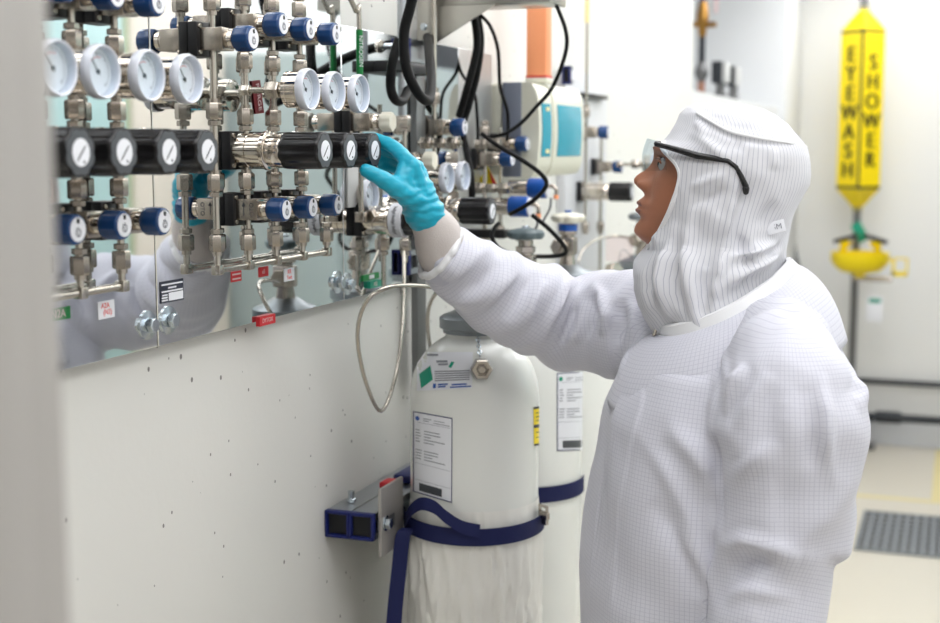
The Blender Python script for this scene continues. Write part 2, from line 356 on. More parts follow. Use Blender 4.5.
def make_regulator(label, knob='blackp', gold=False):
    t = thing('gas_regulator', (PAN, 0, 0), label, 'regulator')
    obj('mounting_block', MB().box((PAN, -.025, -.0245), (-.871, .025, .0245), .0015), M['blackm'], t)
    for yy, zz in ((-.0195, .019), (-.0195, -.019), (.0195, .019), (.0195, -.019)):
        obj('mounting_bolt', MB().lathe([(.0032, 0), (.0032, .003), (.0018, .003), (.0018, .002)], (-.871, yy, zz), (1, 0, 0), 14), M['steel'], t)
    obj('body', MB().lathe([(.0205, 0), (.0222, .001), (.0222, .0165), (.021, .0172), (.021, .018), (.0222, .0188), (.0222, .037), (.020, .038)], (-.8715, 0, 0), (1, 0, 0), 40), M['polished'], t)
    obj('flange', MB().lathe([(.0235, 0), (.0252, .001), (.0252, .0055), (.0235, .0065)], (-.8335, 0, 0), (1, 0, 0), 40), M['polished'], t)
    obj('bonnet', MB().lathe([(.0208, 0), (.0208, .018), (.019, .021)], (-.827, 0, 0), (1, 0, 0), 40), M['polished'], t)
    kn = obj('knob', knob_mesh(-.808, -.7505, .0243, 0, 0, 8, .095), M['blackp'], t)
    face = MB().lathe([(.0218, 0), (.0215, .001), (.014, .0012)], (-.7512, 0, 0), (1, 0, 0), 64, fl(8, .095))
    f = obj('face_plate', face, M['knobface'], kn)
    lb = MB().cyl((-.7502, 0, 0), (-.7494, 0, 0), .0128, n=32)
    obj('face_label', lb, M['label'], kn)
    pr = MB()
    for i in range(5):
        a = .7; c = V((-.7493, (i-2)*.0022, (i-2)*.0026-.001)); pr.obox(c, ((0, math.cos(a), math.sin(a)), (1, 0, 0), (0, -math.sin(a), math.cos(a))), (.0052-abs(i-2)*.001, .0002, .0004))
    pr.obox((-.7493, .004, -.0088), ((0, 1, 0), (1, 0, 0), (0, 0, 1)), (.0012, .0002, .0012))
    obj('face_print', pr, M['ink'], kn)
    return t
def make_gauge(label, x_stem=TX, stem=True):
    """dial gauge, origin on the tube axis, dial towards +X"""
    t = thing('pressure_gauge', (x_stem, 0, 0), label, 'gauge')
    if stem:
        obj('stem', MB().cyl((TX, 0, 0), (-.798, 0, 0), .0042, n=14).hexn((TX, 0, 0), (1, 0, 0), .0075, .014), M['tube'], t)
        obj('hex_nut', MB().hexn((-.822, 0, 0), (1, 0, 0), .0115, .019), M['steel'], t)
        obj('gland_nut', MB().hexn((-.8065, 0, 0), (1, 0, 0), .0075, .008), M['steel'], t)
    obj('case', MB().lathe([(.019, 0), (.0228, .0015), (.0228, .006), (.0222, .0065), (.0228, .007), (.0228, .024)], (-.802, 0, 0), (1, 0, 0), 40), M['polished'], t)
    obj('dial', MB().cyl((-.7785, 0, 0), (-.777, 0, 0), .0222, n=40), M['dial'], t)
    mk = MB()
    for i in range(25):
        a = math.radians(-135+270*i/24); L = .0035 if i % 4 == 0 else .002
        d = V((0, -math.sin(a), math.cos(a))); mk.obox(V((-.7768, 0, 0))+d*(.0185-L/2), (d, d.cross(V((1, 0, 0))), (1, 0, 0)), (L/2, .00022, .0002))
    obj('dial_marks', mk, M['ink'], t)
    ar = MB(); rr = []
    for i in range(17):
        a = math.radians(-20+150*i/16); d = V((0, -math.sin(a), math.cos(a))); rr.append([V((-.7767, 0, 0))+d*.0135, V((-.7767, 0, 0))+d*.0142])
    ar.grid(rr); obj('red_arc', ar, M['redink'], t)
    a = 2.45; d = V((0, math.sin(a), math.cos(a)))
    obj('needle', MB().obox(V((-.7762, 0, 0))-d*.006, (d, d.cross(V((1, 0, 0))), (1, 0, 0)), (.010, .0004, .0002)).cyl((-.7768, 0, 0), (-.7755, 0, 0), .0022, n=16), M['ink'], t)
    obj('lens_ring', MB().lathe([(.0235, .006), (.0258, .0065), (.0264, .010), (.0262, .015), (.0248, .0175), (.0234, .0170), (.0228, .010), (.0228, .006)], (-.7855, 0, 0), (1, 0, 0), 48), M['clearp'], t)
    obj('lens', MB().cyl((-.7705, 0, 0), (-.7695, 0, 0), .0226, n=40), M['glassy'], t)
    return t
def fit(parent, x, y, z, up=1, s=1.0):
    """a gland fitting: big hex body with a smaller female nut"""
    obj('hex_fitting', MB().hexn((x, y, z), (0, 0, 1), .0100*s, .0200*s).hexn((x, y, z+up*.0145*s), (0, 0, 1), .0080*s, .0065*s)
        .cyl((x, y, z-up*.010*s), (x, y, z-up*.015*s), .0062*s, n=14).cyl((x+.0074*s, y-.0040*s, z-.001), (x+.0092*s, y-.0040*s, z-.001), .0011, n=8), M['steel'], parent)
def line(label, y, z0, z1, fits, x=TX, r=.0042, pts=None, s=1.0, mat_='tube'):
    t = thing('gas_tube', (x, y, z0), label, 'tube')
    obj('tube', MB().tube(pts or [(x, y, z0), (x, y, z1)], r, 12), M[mat_], t)
    for z, u in fits: fit(t, x, y, z, u, s)
    return t
ORD = ['first', 'second', 'third', 'fourth']
YL = [1.037, 1.105, 1.183, 1.258]; YA = [1.540, 1.615, 1.693]; YZ, YD = 1.462, 1.770
ZR, ZG, ZU, ZL, ZM = 1.694, 1.770, 1.851, 1.619, 1.547
V0 = make_valve('x'); R0 = make_regulator('x'); G0 = make_gauge('x'); VE = make_valve('x', True); used = set()
def put(proto, loc, label):
    if proto.name in used: o = copy_tree(proto, loc)
    else: o = proto; o.location = V(loc); used.add(proto.name)
    o['label'] = label; return o
# names by what sits in the column, counted along the panel from the viewer
for i, y in enumerate(YL):
    nm = ORD[i]; w_ = 'on the near panel'
    put(R0, (PAN, y, ZR), 'black-knobbed steel pressure regulator %s, %s from the jamb' % (w_, nm))
    put(G0, (TX, y, ZG), 'round white-dial pressure gauge %s, %s from the jamb' % (w_, nm))
    if i > 0:
        put(V0, (TX, y, ZU), 'blue-knobbed valve above the %s gauge on the near panel' % nm)
        put(V0, (TX, y, ZL), 'blue-knobbed valve below the %s black regulator on the near panel' % nm)
    line('vertical steel tube with hex fittings carrying the %s near-panel gauge' % nm, y, ZM, 2.15, [(1.885, 1), (1.807, 1), (1.737, -1), (1.655, -1), (1.576, 1)])
for i, y in enumerate(YA):
    nm = ['leftmost', 'middle', 'rightmost'][i]; pl = ['left of the two others', 'between the two others', 'gripped by the gloved hand'][i]
    put(R0, (PAN, y, ZR), 'black-knobbed steel pressure regulator on the middle panel, %s' % pl)
    put(G0, (TX, y, ZG), '%s of the three sharp white-dial gauges above the gloved fingers' % nm)
    put(V0, (TX, y, ZU), 'blue-knobbed valve in the upper row of the middle panel, above the %s sharp gauge' % nm)
    put(VE if i == 0 else V0, (TX, y, ZL), ('blue-knobbed valve with engraved arrow below the long steel regulator' if i == 0 else 'blue-knobbed valve in the lower row of the middle panel, %s of three' % nm))
    line('vertical steel tube with hex fittings behind the %s sharp gauge' % nm, y, ZM, 2.15, [(1.885, 1), (1.807, 1), (1.737, -1), (1.655, -1), (1.576, 1)])
put(V0, (TX, YZ, 1.828), 'blue-knobbed valve set lowest in the upper row, on the long bare tube')
zt = line('long bare steel tube running from the lowest upper valve down to the manifold', YZ, ZM, 2.15, [(1.872, 1), (1.742, -1), (1.655, -1), (1.580, 1)])
dt = line('short capped steel tube stub at the right end of the middle manifold', YD, ZM, 1.588, [(1.572, 1)])
for y0, y1, ys, lab in ((.9, YL[-1], YL, 'horizontal steel manifold tube under the near blue valves'), (YZ, YD, [YZ]+YA+[YD], 'horizontal steel manifold tube under the middle blue valves')):
    t = thing('manifold_tube', (TX, (y0+y1)/2, ZM), lab, 'tube')
    obj('tube', MB().tube([(TX, y0, ZM), (TX, y1, ZM)], .0044, 12), M['tube'], t)
    for y in ys: obj('tee', MB().box((TX-.0062, y-.0062, ZM-.0062), (TX+.0062, y+.0062, ZM+.0062), .0015), M['tube'], t)

# stickers on the panels
def sticker(name, px0, py0, px1, py1, m, label, cat, lift=.0006, X=PAN):
    a, b = atX(px0, py1, X), atX(px1, py0, X)
    z1 = atX(px0, py0, X).z; z0 = atX(px0, py1, X).z
    o = obj(name, MB().box((X, a.y, z0), (X+lift, b.y, z1)), m); tag(o, label, cat)
    return o, a.y, b.y, z0, z1
def lines(parent, y0, y1, zs, m, x, h=.0012, name='print'):
    mb = MB()
    for z, f0, f1 in zs: mb.box((x, y0+(y1-y0)*f0, z-h/2), (x+.0003, y0+(y1-y0)*f1, z+h/2))
    return obj(name, mb, m, parent)
def writing(parent, body, size, y, z, x, m, up=(0, 0, 1), right=(0, 1, 0), name='lettering'):
    return obj(name, MB().text(body, size, (x, y, z), right, up, .0003), m, parent, ang=0)
o, y0, y1, z0, z1 = sticker('nameplate', 160, 282, 183, 304, M['navy'], 'dark navy nameplate with white print on the mirror panel', 'label')
H = z1-z0; xs = PAN+.0007
lines(o, y0, y1, [(z1-H*.16, .06, .95), (z1-H*.33, .33, .68), (z1-H*.48, .06, .95), (z1-H*.64, .08, .30), (z1-H*.76, .06, .30), (z1-H*.88, .06, .30)], M['label'], xs, .0018)
obj('entry_field', MB().box((xs, y0+(y1-y0)*.35, z0+H*.07), (xs+.0003, y0+(y1-y0)*.96, z1-H*.56)), M['label'], o)
o, y0, y1, z0, z1 = sticker('sticker', 98, 302, 114, 320, M['label'], 'white sticker with red handwriting under the near manifold', 'sticker')
writing(o, 'A2A', .0085, (y0+y1)/2-.002, z1-(z1-z0)*.28, xs, M['redink']); writing(o, '(N2)', .0085, (y0+y1)/2+.002, z0+(z1-z0)*.35, xs, M['redink'])
o, y0, y1, z0, z1 = sticker('sticker', 40, 311, 70, 324, M['green'], 'green sticker beside the near jamb', 'sticker'); writing(o, 'N2A', .012, y1-.02, (z0+z1)/2, xs, M['pale'])
o, y0, y1, z0, z1 = sticker('sticker', 231, 272, 241, 282.5, M['red'], 'red sticker with two pale rows, leftmost under the middle manifold', 'sticker')
lines(o, y0, y1, [(z1-(z1-z0)*.28, .1, .9), (z0+(z1-z0)*.28, .1, .9)], M['pale'], xs, .002)
o, y0, y1, z0, z1 = sticker('sticker', 258.5, 267.5, 268, 277.5, M['red'], 'plain red square sticker left of the white handwritten one', 'sticker'); writing(o, 'e5', .008, (y0+y1)/2, (z0+z1)/2, xs, M['pale'])
o, y0, y1, z0, z1 = sticker('sticker', 284, 269, 294, 282, M['label'], 'white sticker with two red handwritten words right of the red squares', 'sticker')
writing(o, 'KR', .009, (y0+y1)/2, z1-(z1-z0)*.28, xs, M['redink']); writing(o, 'Tank', .008, (y0+y1)/2, z0+(z1-z0)*.28, xs, M['redink'])
o, y0, y1, z0, z1 = sticker('gas_tag', 256, 317, 271.5, 326.5, M['red'], 'raised red tag on the bottom edge of the middle mirror panel', 'label', .006)
writing(o, 'DYTOX', .0085, (y0+y1)/2, (z0+z1)/2, PAN+.0061, M['pale'])
o, y0, y1, z0, z1 = sticker('gas_tag', 362, 275.5, 378, 281.5, M['green'], 'green tag with white block, upper of two on the far panel', 'label', .002); lines(o, y0, y1, [((z0+z1)/2, .38, .68)], M['label'], PAN+.0021, .006)
o, y0, y1, z0, z1 = sticker('gas_tag', 367, 281.5, 377.5, 288.5, M['teal'], 'raised teal tag, lower of two on the far panel', 'label', .006); writing(o, 'N2', .010, (y0+y1)/2, (z0+z1)/2, PAN+.0061, M['pale'])
# dark red tag hanging between the first two sharp gauges
a = [atX(251, 81, PAN+.001), atX(259.5, 80, PAN+.001), atX(263.5, 113, PAN+.001), atX(255, 114, PAN+.001)]
o = tag(obj('hanging_tag', MB().prism([a[3], a[2], a[1], a[0]], (.001, 0, 0)), M['darkred']), 'dark red hanging tag behind the tube left of the sharp gauges', 'tag')
c = (a[0]+a[1]+a[2]+a[3])/4; dn = ((a[2]+a[3])-(a[0]+a[1])).normalized()
obj('lettering', MB().text('PURGE', .012, c+V((.0022, 0, 0)), dn, V((1, 0, 0)).cross(dn), .0003), M['pale'], o, ang=0)
# ------------------------------------------------------------------ far stations (beyond the hand)
def tx(px, x=TX): return atX(px, 200, x).y         # Y of a tube seen at px
def zx(px, py, x=TX): return atX(px, py, x).z
YE, YG, YP, YQ, YR, YS, YT = tx(361), 2.065, 2.20, 2.465, 2.56, 3.21, 3.36
put_v = lambda y, z, lab, proto=V0: put(proto, (TX, y, z), lab)
W0 = make_valve('x', head='ivory')
# line with the green NITROGEN sleeve
zb = zx(360, 24); ze = zx(361, 217)
t = thing('gas_tube', (TX, YE, ze), 'thin steel tube with a green lettered sleeve above the rightmost sharp gauge', 'tube')
obj('tube', MB().tube([(TX, YE, ze), (TX, YE, zb), (TX, YE-.012, zb+.018), (TX, YE-.052, zb+.052), (TX, YE-.058, zb+.075), (TX, YE-.058, 2.3)], .0040, 12, 5), M['tube'], t)
z1, z0 = zx(360, 30), zx(360, 78)
sl = obj('label_sleeve', MB().cyl((TX, YE, z0), (TX, YE, z1), .0052, n=16), M['green'], t)
obj('lettering', MB().text('NITROGEN', .0092, V((TX, YE, (z0+z1)/2+.004))+V((.75, -.66, 0))*.0054, (0, 0, -1), V((.75, -.66, 0)).cross(V((0, 0, -1))), .0004), M['label'], sl, ang=0)
obj('end_block', MB().box((TX-.008, YE-.008, ze-.008), (TX+.008, YE+.008, ze+.008), .002).hexn((TX+.006, YE+.022, ze), (0, 1, 0), .011, .014), M['steel'], t)
put(W0, (TX, YE, zx(357, 122)), 'ivory-knobbed valve just above the gloved fingers')
put(W0, (TX, YG, zx(428, 160)), 'ivory-knobbed valve just right of the gloved knuckles')
o = tag(obj('cover_plate', MB().box((PAN+.0001, tx(346, PAN), zx(353, 207, PAN)), (PAN+.004, tx(360, PAN), zx(353, 165, PAN)), .001), M['equipw']), 'small grey cover plate under the gripped knob', 'plate')
def side_reg(label, y, z, kn=True, s=1):
    t = copy_tree(R0, (PAN, y, z)); t['label'] = label; return t
ye = 1.935; zrE = zx(392, 223, -.80)
side_reg('steel regulator with a white lettered band, behind the gloved wrist', ye, zrE)
zrP = zx(490, 209, -.78); yp = 2.185
side_reg('black-knobbed regulator right of the gloved wrist, under two small gauges', yp, zrP)
for px, py, yy, lab in ((372, 196, ye, 'white gauge half hidden behind the gloved thumb'), (449, 178, yp-.005, 'front of the two small gauges right of the gloved hand'), (465, 176, yp+.075, 'rear of the two small gauges right of the gloved hand')):
    X = -atX(px, py, -1).y and -yy/atX(px, py, -1).y
    p = V((X, yy, atY(px, py, yy).z))
    t = copy_tree(G0, (p.x+.7695+TX, p.y, p.z)); t['label'] = lab
    s_ = tag(obj('gauge_stem', MB().cyl((p.x-.022, p.y, p.z-.024), (p.x-.022, p.y, p.z-.042), .005, n=12).hexn((p.x-.022, p.y, p.z-.034), (0, 0, 1), .010, .012), M['steel'], None), 'steel stem under the '+lab, 'fitting')
    if 'rear' in lab: obj('branch_tube', MB().tube([(p.x-.022, p.y, p.z-.040), (p.x-.022, p.y-.02, p.z-.048), (p.x-.022, yp+.018, p.z-.048)], .004, 10, 4), M['tube'], s_)
# white band on the hidden regulator
o = tag(obj('label_band', MB().cyl((-.826, ye, zrE), (-.806, ye, zrE), .0268, n=40), M['label']), 'white lettered band around the regulator behind the gloved wrist', 'label')
for i, a in enumerate((.9, 1.5, 2.1)):
    d = V((0, -math.sin(a), math.cos(a))); tg = V((0, -math.cos(a), -math.sin(a)))
    obj('lettering', MB().text('hdyl', .009, V((-.816, ye, zrE))+d*.0270, tg, (1, 0, 0), .0004), M['ink'], o, ang=0)
# tubes and valves of the far panel
put_v(YP, zx(445, 127, -.83), 'blue-knobbed valve on the far panel, nearest the thick black cable')
put_v(YQ, zx(505, 159, -.815), 'blue-knobbed valve on the far panel, lower of the two before the teal-windowed box')
put_v(YR, zx(518, 144, -.815), 'blue-knobbed valve on the far panel, upper of the two before the teal-windowed box')
line('long steel tube running up past the bolted flange to the ceiling', YP, zx(434, 200), 2.6, [(zx(434, 98), 1)])
line('short steel tube with brown fitting under the black cable crossing', YQ, zx(486, 238), zx(486, 120), [(zx(485, 131), 1), (zx(485, 236), -1)])
line('thin steel tube between the two rightmost far-panel valves', YR, zx(504, 232), zx(506, 128), [(zx(504, 230), -1)], s=.9)
line('steel drop tube under the banded regulator, left of the pigtail', tx(383), zx(383, 287), zrE, [(zx(383, 244), -1)])
line('steel upright tube beside the blue-ended low rail, holding the ivory valve', YG, zx(405, 262), zx(402, 104), [(zx(405, 245), -1), (zx(402, 125), 1)])
for i, (px0, px1, py, yy, lab) in enumerate(((418, 462, 143, 2.14, 'horizontal check valve between the two far blue valves'), (470, 512, 188, 2.36, 'horizontal steel manifold behind the small gauges'), (476, 500, 144, 2.45, 'horizontal brown fitting left of the upper blue valve'))):
    a, b = atY(px0, py, yy), atY(px1, py, yy); b.z = a.z
    t = thing('check_valve', (a+b)/2, lab, 'fitting'); L = (b-a)
    obj('tube', MB().cyl(a, b, .0045, n=14), M['tube'], t)
    for f in (.2, .5, .8): obj('hex_fitting', MB().hexn(a+L*f, L, .0115 if f != .5 else .0095, .02), M['steel'], t)
# pressure transmitters with blue heads
for px0, px1, px2, py, yy, lab in ((488, 510, 529, 206, 2.36, 'lower blue-headed pressure transmitter right of the black regulator knob'), (508, 529, 547, 188, 2.47, 'upper blue-headed pressure transmitter right of the black regulator knob')):
    a, b, c = atY(px0, py, yy), atY(px1, py, yy), atY(px2, py, yy); b.z = c.z = a.z
    t = thing('pressure_transmitter', b, lab, 'transmitter')
    obj('sensor_body', MB().lathe([(.012, 0), (.015, .002), (.015, (b-a).length)], a, (1, 0, 0), 28).cyl(a-V((.03, 0, 0)), a, .008, n=16), M['polished'], t)
    h = obj('head', MB().lathe([(.0175, 0), (.019, .002), (.019, (c-b).length-.002), (.0165, (c-b).length)], b, (1, 0, 0), 28), M['bluebright'], t)
    obj('end_cap', MB().cyl(c, c+V((.003, 0, 0)), .0165, n=28), M['label'], h)
    obj('connector', MB().tube([c+V((0, 0, .004)), c+V((.012, 0, .004)), c+V((.018, 0, -.002)), c+V((.018, 0, -.012))], .004, 10, 3), M['steel'], t)
    obj('connector_ring', MB().cyl(c+V((.018, 0, -.012)), c+V((.018, 0, -.020)), .005, n=14), M['orange'], t)
p = atY(487, 177, 2.5)
o = tag(obj('warning_sign', MB().prism([p+V((-.022, 0, -.016)), p+V((.022, 0, -.016)), p+V((0, 0, .022))], (0, .001, 0)), M['yellow']), 'small yellow and red warning triangle behind the black cables', 'sign')
obj('corner', MB().prism([p+V((.004, -.001, .014)), p+V((.022, -.001, -.016)), p+V((.012, -.001, -.016))], (0, .0005, 0)), M['red'], o)
o = tag(obj('bracket_bar', MB().box((PAN, 2.40, zx(470, 232, PAN)-.008), (-.80, 2.43, zx(470, 232, PAN)+.008), .002), M['blackm']), 'short black bracket bar under the far black regulator', 'bracket')
# black shelf bar and chrome knob by the thick cable
b = atX(374, 66, PAN); q = atX(411, 66, PAN)
tag(obj('bracket_bar', MB().box((PAN, b.y, b.z-.009), (-.845, q.y, b.z+.009), .002), M['blackm']), 'black bracket bar at the right of the rightmost sharp gauge', 'bracket')
b = atX(398, 46, -.872)
t = thing('panel_knob', b, 'chrome ball-headed bolt above the black bracket bar', 'bolt')
obj('head', MB().lathe([(.002, -.001), (.008, .001), (.011, .006), (.0105, .011), (.006, .016), (.001, .017)], b, (1, 0, 0), 24), M['polished'], t)
obj('stem', MB().cyl(b-V((.012, 0, 0)), b, .005, n=14), M['bolt'], t)
# wall struts and their blue caps
ys0 = tx(412, -.87)
def rail(label, X0, X1, ya, yb, zc, h=.0205, w=.041, cap='bluecap'):
    t = thing('strut_rail', ((X0+X1)/2, (ya+yb)/2, zc-h), label, 'rail')
    n = max(1, round((X1-X0)/w))
    for i in range(n):
        x0 = X0+i*(X1-X0)/n; x1 = x0+(X1-X0)/n
        m = MB()
        m.box((x0+.001, ya+.004, zc-h), (x1-.001, yb, zc-h+.003)).box((x0+.001, ya+.004, zc+h-.003), (x1-.001, yb, zc+h)).box((x0+.001, ya+.004, zc-h), (x0+.004, yb, zc+h)).box((x1-.004, ya+.004, zc-h), (x1-.001, yb, zc-.011)).box((x1-.004, ya+.004, zc+.011), (x1-.001, yb, zc+h))
        obj('channel', m, M['galv'], t)
        c = MB(); B = .0045
        c.box((x0, ya, zc-h-.001), (x1, ya+.012, zc-h+B), .0015).box((x0, ya, zc+h-B), (x1, ya+.012, zc+h+.001), .0015).box((x0, ya, zc-h), (x0+B, ya+.012, zc+h), .0015).box((x1-B, ya, zc-h), (x1, ya+.012, zc+h), .0015)
        e = obj('end_cap', c, M[cap], t)
        obj('recess', MB().box((x0+B, ya+.006, zc-h+B), (x1-B, ya+.010, zc+h-B)), M['slot'], e)
    return t
RY = atX(348, 526, -.864).y; RZ = atX(348, 526, -.864).z
rl = rail('double wall rail with dark blue end caps behind the strapped cylinder', WALL+.001, WALL+.083, RY, 3.3, RZ)
for i, (px, py, lab) in enumerate(((412, 50, 'upper short strut with bright blue cap on the far panel'), (412, 263, 'lower short strut with bright blue cap beside the steel drop tube'))):
    p = atX(px, py, -.862); rail(lab, PAN+.0005, -.868, p.y, p.y+.12, p.z, .0205 if i else .0195)
p = atX(567, 75, -.87); rail('short strut with blue cap at the corner of the distant grey plate', PAN+.0005, -.862, p.y, p.y+.03, p.z)
p = tx(412, -.87)+.02
tag(obj('upright_strut', MB().box((-.8832, p+.005, 1.28), (-.8705, p+.045, zx(412, 64, -.86)), .002), M['dark_steel']), 'dark grey upright strut behind the thick black cable', 'strut')
p = tx(403, -.85)
t = thing('conduit', (-.85, p, 1.75), 'galvanised upright conduit with a coupling left of the thick black cable', 'pipe')
obj('pipe', MB().cyl((-.85, p, zx(403, 118, -.85)), (-.85, p, 2.6), .0075, n=18), M['galv'], t)
obj('coupling', MB().hexn((-.85, p, zx(403, 122, -.85)), (0, 0, 1), .013, .02), M['steel'], t)
# steel shelf bracket at the top
ysh = 2.235; zs = atY(520, 3, ysh).z
t = thing('shelf_bracket', (-.74, ysh+.1, zs), 'stainless shelf with triangular gusset at the top of the photo', 'bracket')
xr_ = atY(566, 3, ysh+.1).x
obj('shelf', MB().box((WALL+.002, ysh, zs), (xr_, ysh+.1, zs+.10), .002), M['brushed'], t)
a, b, c = atY(437, -3, ysh), atY(496, 0, ysh), atY(437, 42, ysh)
obj('gusset', MB().prism([V((a.x, ysh, zs)), V((b.x, ysh, zs)), c], (0, .004, 0)), M['brushed'], t)
a, b = atY(417, 40, ysh-.03), atY(431, 40, ysh-.03)
fl_ = obj('flange', MB().box((a.x, ysh-.03, a.z), (b.x, ysh-.026, zs+.1), .001), M['brushed'], t)
p = atY(424, 27, ysh-.03); obj('bolt', MB().hexn(p, (0, -1, 0), .007, .006).cyl(p, p+V((0, -.007, 0)), .0045, n=14), M['bolt'], fl_)
# pigtail hose loops
def pig(label, pts, r=.0032, m='tube', name='pigtail_tube', cat='tube'):
    return tag(obj(name, MB().tube(pts, r, 10, 7), M[m]), label, cat)
X8 = -.80
P8 = lambda px, py, x=X8: atX(px, py, x)
pig('long looping steel pigtail hanging in front of the white wall', [P8(404, 250, TX), P8(404, 285, -.85), P8(402, 330, -.84), P8(395, 378, -.835), P8(381, 411, -.83), P8(365, 380, -.825), P8(357.5, 335, -.82), P8(366, 302, -.80), P8(386, 288, -.78), P8(412, 285.5, -.765), P8(440, 288, -.745)])
pig('steel pigtail curve behind the strapped cylinder neck', [P8(448, 288, -.80), P8(438, 291, -.81), P8(429, 307, -.83), P8(428, 330, -.84), P8(431, 352, -.85)])
# black cables
def cab(label, pts, r, m='cable'): return pig(label, pts, r, m, 'cable', 'cable')
Q = lambda px, py, y: atY(px, py, y)
cab('thick black cable looping down left of the tall steel tube', [Q(416, -18, 1.86), Q(410, 8, 1.86), Q(404, 34, 1.86), Q(406, 66, 1.86), Q(416, 90, 1.87), Q(425, 100, 1.89), Q(430, 97, 1.92), Q(431, 75, 1.98), Q(429, 50, 2.08), Q(427, 30, 2.27), Q(427, 10, 2.27)], .0078)
cab('thick black cable curling behind the galvanised conduit', [Q(399, 40, 1.92), Q(393, 60, 1.91), Q(390.5, 84, 1.91), Q(394, 98, 1.915), Q(402, 101, 1.95), Q(408, 90, 2.0)], .0076)
cab('black cable dropping from the gusset edge, left strand of the tied pair', [Q(473, 10, 2.30), Q(477, 40, 2.30), Q(474, 62, 2.30), Q(466, 92, 2.30), Q(459, 116, 2.32)], .0068)
cab('black cable dropping from the gusset edge, right strand of the tied pair', [Q(476, 8, 2.33), Q(481, 40, 2.33), Q(477, 75, 2.33), Q(469, 105, 2.33), Q(463, 128, 2.34), Q(466, 150, 2.34), Q(471, 175, 2.33), Q(472, 198, 2.33)], .0062)
cab('thin black cable hanging in front of the teal-windowed box', [Q(478, 13, 2.32), Q(490, 26, 2.34), Q(498, 50, 2.36), Q(500, 85, 2.38), Q(507, 110, 2.40), Q(508, 130, 2.42), Q(507, 140, 2.43)], .0034)
cab('thin black cable hanging left of the box behind the brown fitting', [Q(455, 48, 2.38), Q(461, 72, 2.38), Q(474, 92, 2.38), Q(477, 115, 2.38), Q(478, 140, 2.38)], .0030)
cab('thin black cable running from the shelf corner across the box side', [Q(556, 4, 2.30), Q(566, 32, 2.30), Q(565, 55, 2.31), Q(552, 88, 2.33), Q(535, 108, 2.35), Q(520, 124, 2.38), Q(504, 134, 2.40), Q(488, 137, 2.40)], .0036)
cab('black cable sagging across both blue-headed transmitters', [Q(482, 134, 2.24), Q(498, 146, 2.22), Q(522, 160, 2.22), Q(542, 175, 2.24), Q(546, 186, 2.26), Q(534, 200, 2.26), Q(518, 210, 2.26), Q(510, 214, 2.27)], .0040)
cab('black cable loop hanging below the transmitters', [Q(532, 215, 2.30), Q(548, 228, 2.30), Q(562, 243, 2.32), Q(566, 252, 2.34), Q(556, 256, 2.34), Q(530, 256, 2.32), Q(504, 251, 2.30), Q(493, 240, 2.29), Q(494, 229, 2.30), Q(499, 223, 2.31)], .0040)
cab('thin grey lead from the lower orange-ringed connector', [Q(536, 216, 2.36), Q(537, 226, 2.37), Q(528, 236, 2.38), Q(516, 240, 2.38)], .0022, 'greycable')
cab('thin grey lead from the upper orange-ringed connector', [Q(551, 198, 2.47), Q(550, 208, 2.47), Q(545, 218, 2.48), Q(542, 224, 2.5)], .0022, 'greycable')
cab('thin black cable crossing behind the tall steel tube', [Q(430, 86, 2.45), Q(444, 94, 2.45), Q(456, 104, 2.45), Q(461, 112, 2.45)], .0030)

# ------------------------------------------------------------------ teal-windowed instrument box
t = thing('instrument_box', (-.84, 2.72, 1.62), 'ivory two-module instrument box with teal windows and grey band', 'instrument')
BY0 = 2.575; zt, zb_ = atY(520, 82, BY0).z, atY(520, 177, BY0).z
X = lambda px: atY(px, 130, BY0).x
obj('back_case', MB().box((X(487), BY0+.004, zb_+.004), (X(502), 2.93, zt-.002), .006, 3), M['boxc'], t)
obj('band', MB().box((X(502), BY0, zb_), (X(521), 2.935, zt), .002), M['boxg'], t)
def module(ya, yb, x0, x1, wy0, wy1):
    n = 14; z0, z1 = zb_-.002, zt+.001
    prof = [(x0, z0), (x1-.012, z0+.004), (x1-.004, z0+.016)]+[(x1+.004*math.sin(PI*i/10), z0+.03+(z1-z0-.06)*i/10) for i in range(11)]+[(x1-.004, z1-.016), (x1-.012, z1-.004), (x0, z1)]
    m = MB().prism([(x, ya, z) for x, z in prof], (0, yb-ya, 0))
    es = [e for e in m.bm.edges]
    c = obj('module_cover', m, M['boxc'], t)
    g = MB(); rows = []
    for i in range(11):
        z = z0+.042+(z1-z0-.084)*i/10; x = x1+.004*math.sin(PI*((z-z0-.03)/(z1-z0-.06)))+.0012
        rows.append([(x, wy0, z), (x, wy1, z)])
    w_ = obj('window', g.grid(rows), M['window'], c)
    return w_, rows
wA = X(521)
YA1 = atX(551, 130, X(537)).y
w1, r1 = module(BY0+.002, YA1, wA, X(537), BY0+.02, YA1-.012)
for r in (r1[1], r1[-2]): obj('indicator', MB().box((r[0][0], r[0][1]+.03, r[0][2]-.004), (r[0][0]+.001, r[1][1]-.012, r[0][2]+.004)), M['yline'], w1)
YA2 = atX(581, 130, X(537)).y
module(YA1+.002, YA2, wA, X(537)+.003, YA1+.025, YA2-.022)
# orange sleeve above it
a = atY(526, 78, 2.66)
t = thing('cable_duct', (a.x, 2.68, a.z), 'orange translucent sleeve rising from the instrument box', 'duct')
xa, xb = atY(526, 78, 2.65).x, atY(546, 78, 2.65).x
obj('sleeve', MB().box((xa, 2.65, a.z), (xb, 2.69, 2.66), .003), M['orange'], t)
obj('collar', MB().box((xa-.002, 2.648, zt), (xb+.002, 2.692, a.z), .003), M['boxc'], t)
obj('red_edge', MB().box((xa-.0008, 2.6492, a.z), (xb+.0008, 2.6908, a.z+.004)), M['red'], t)

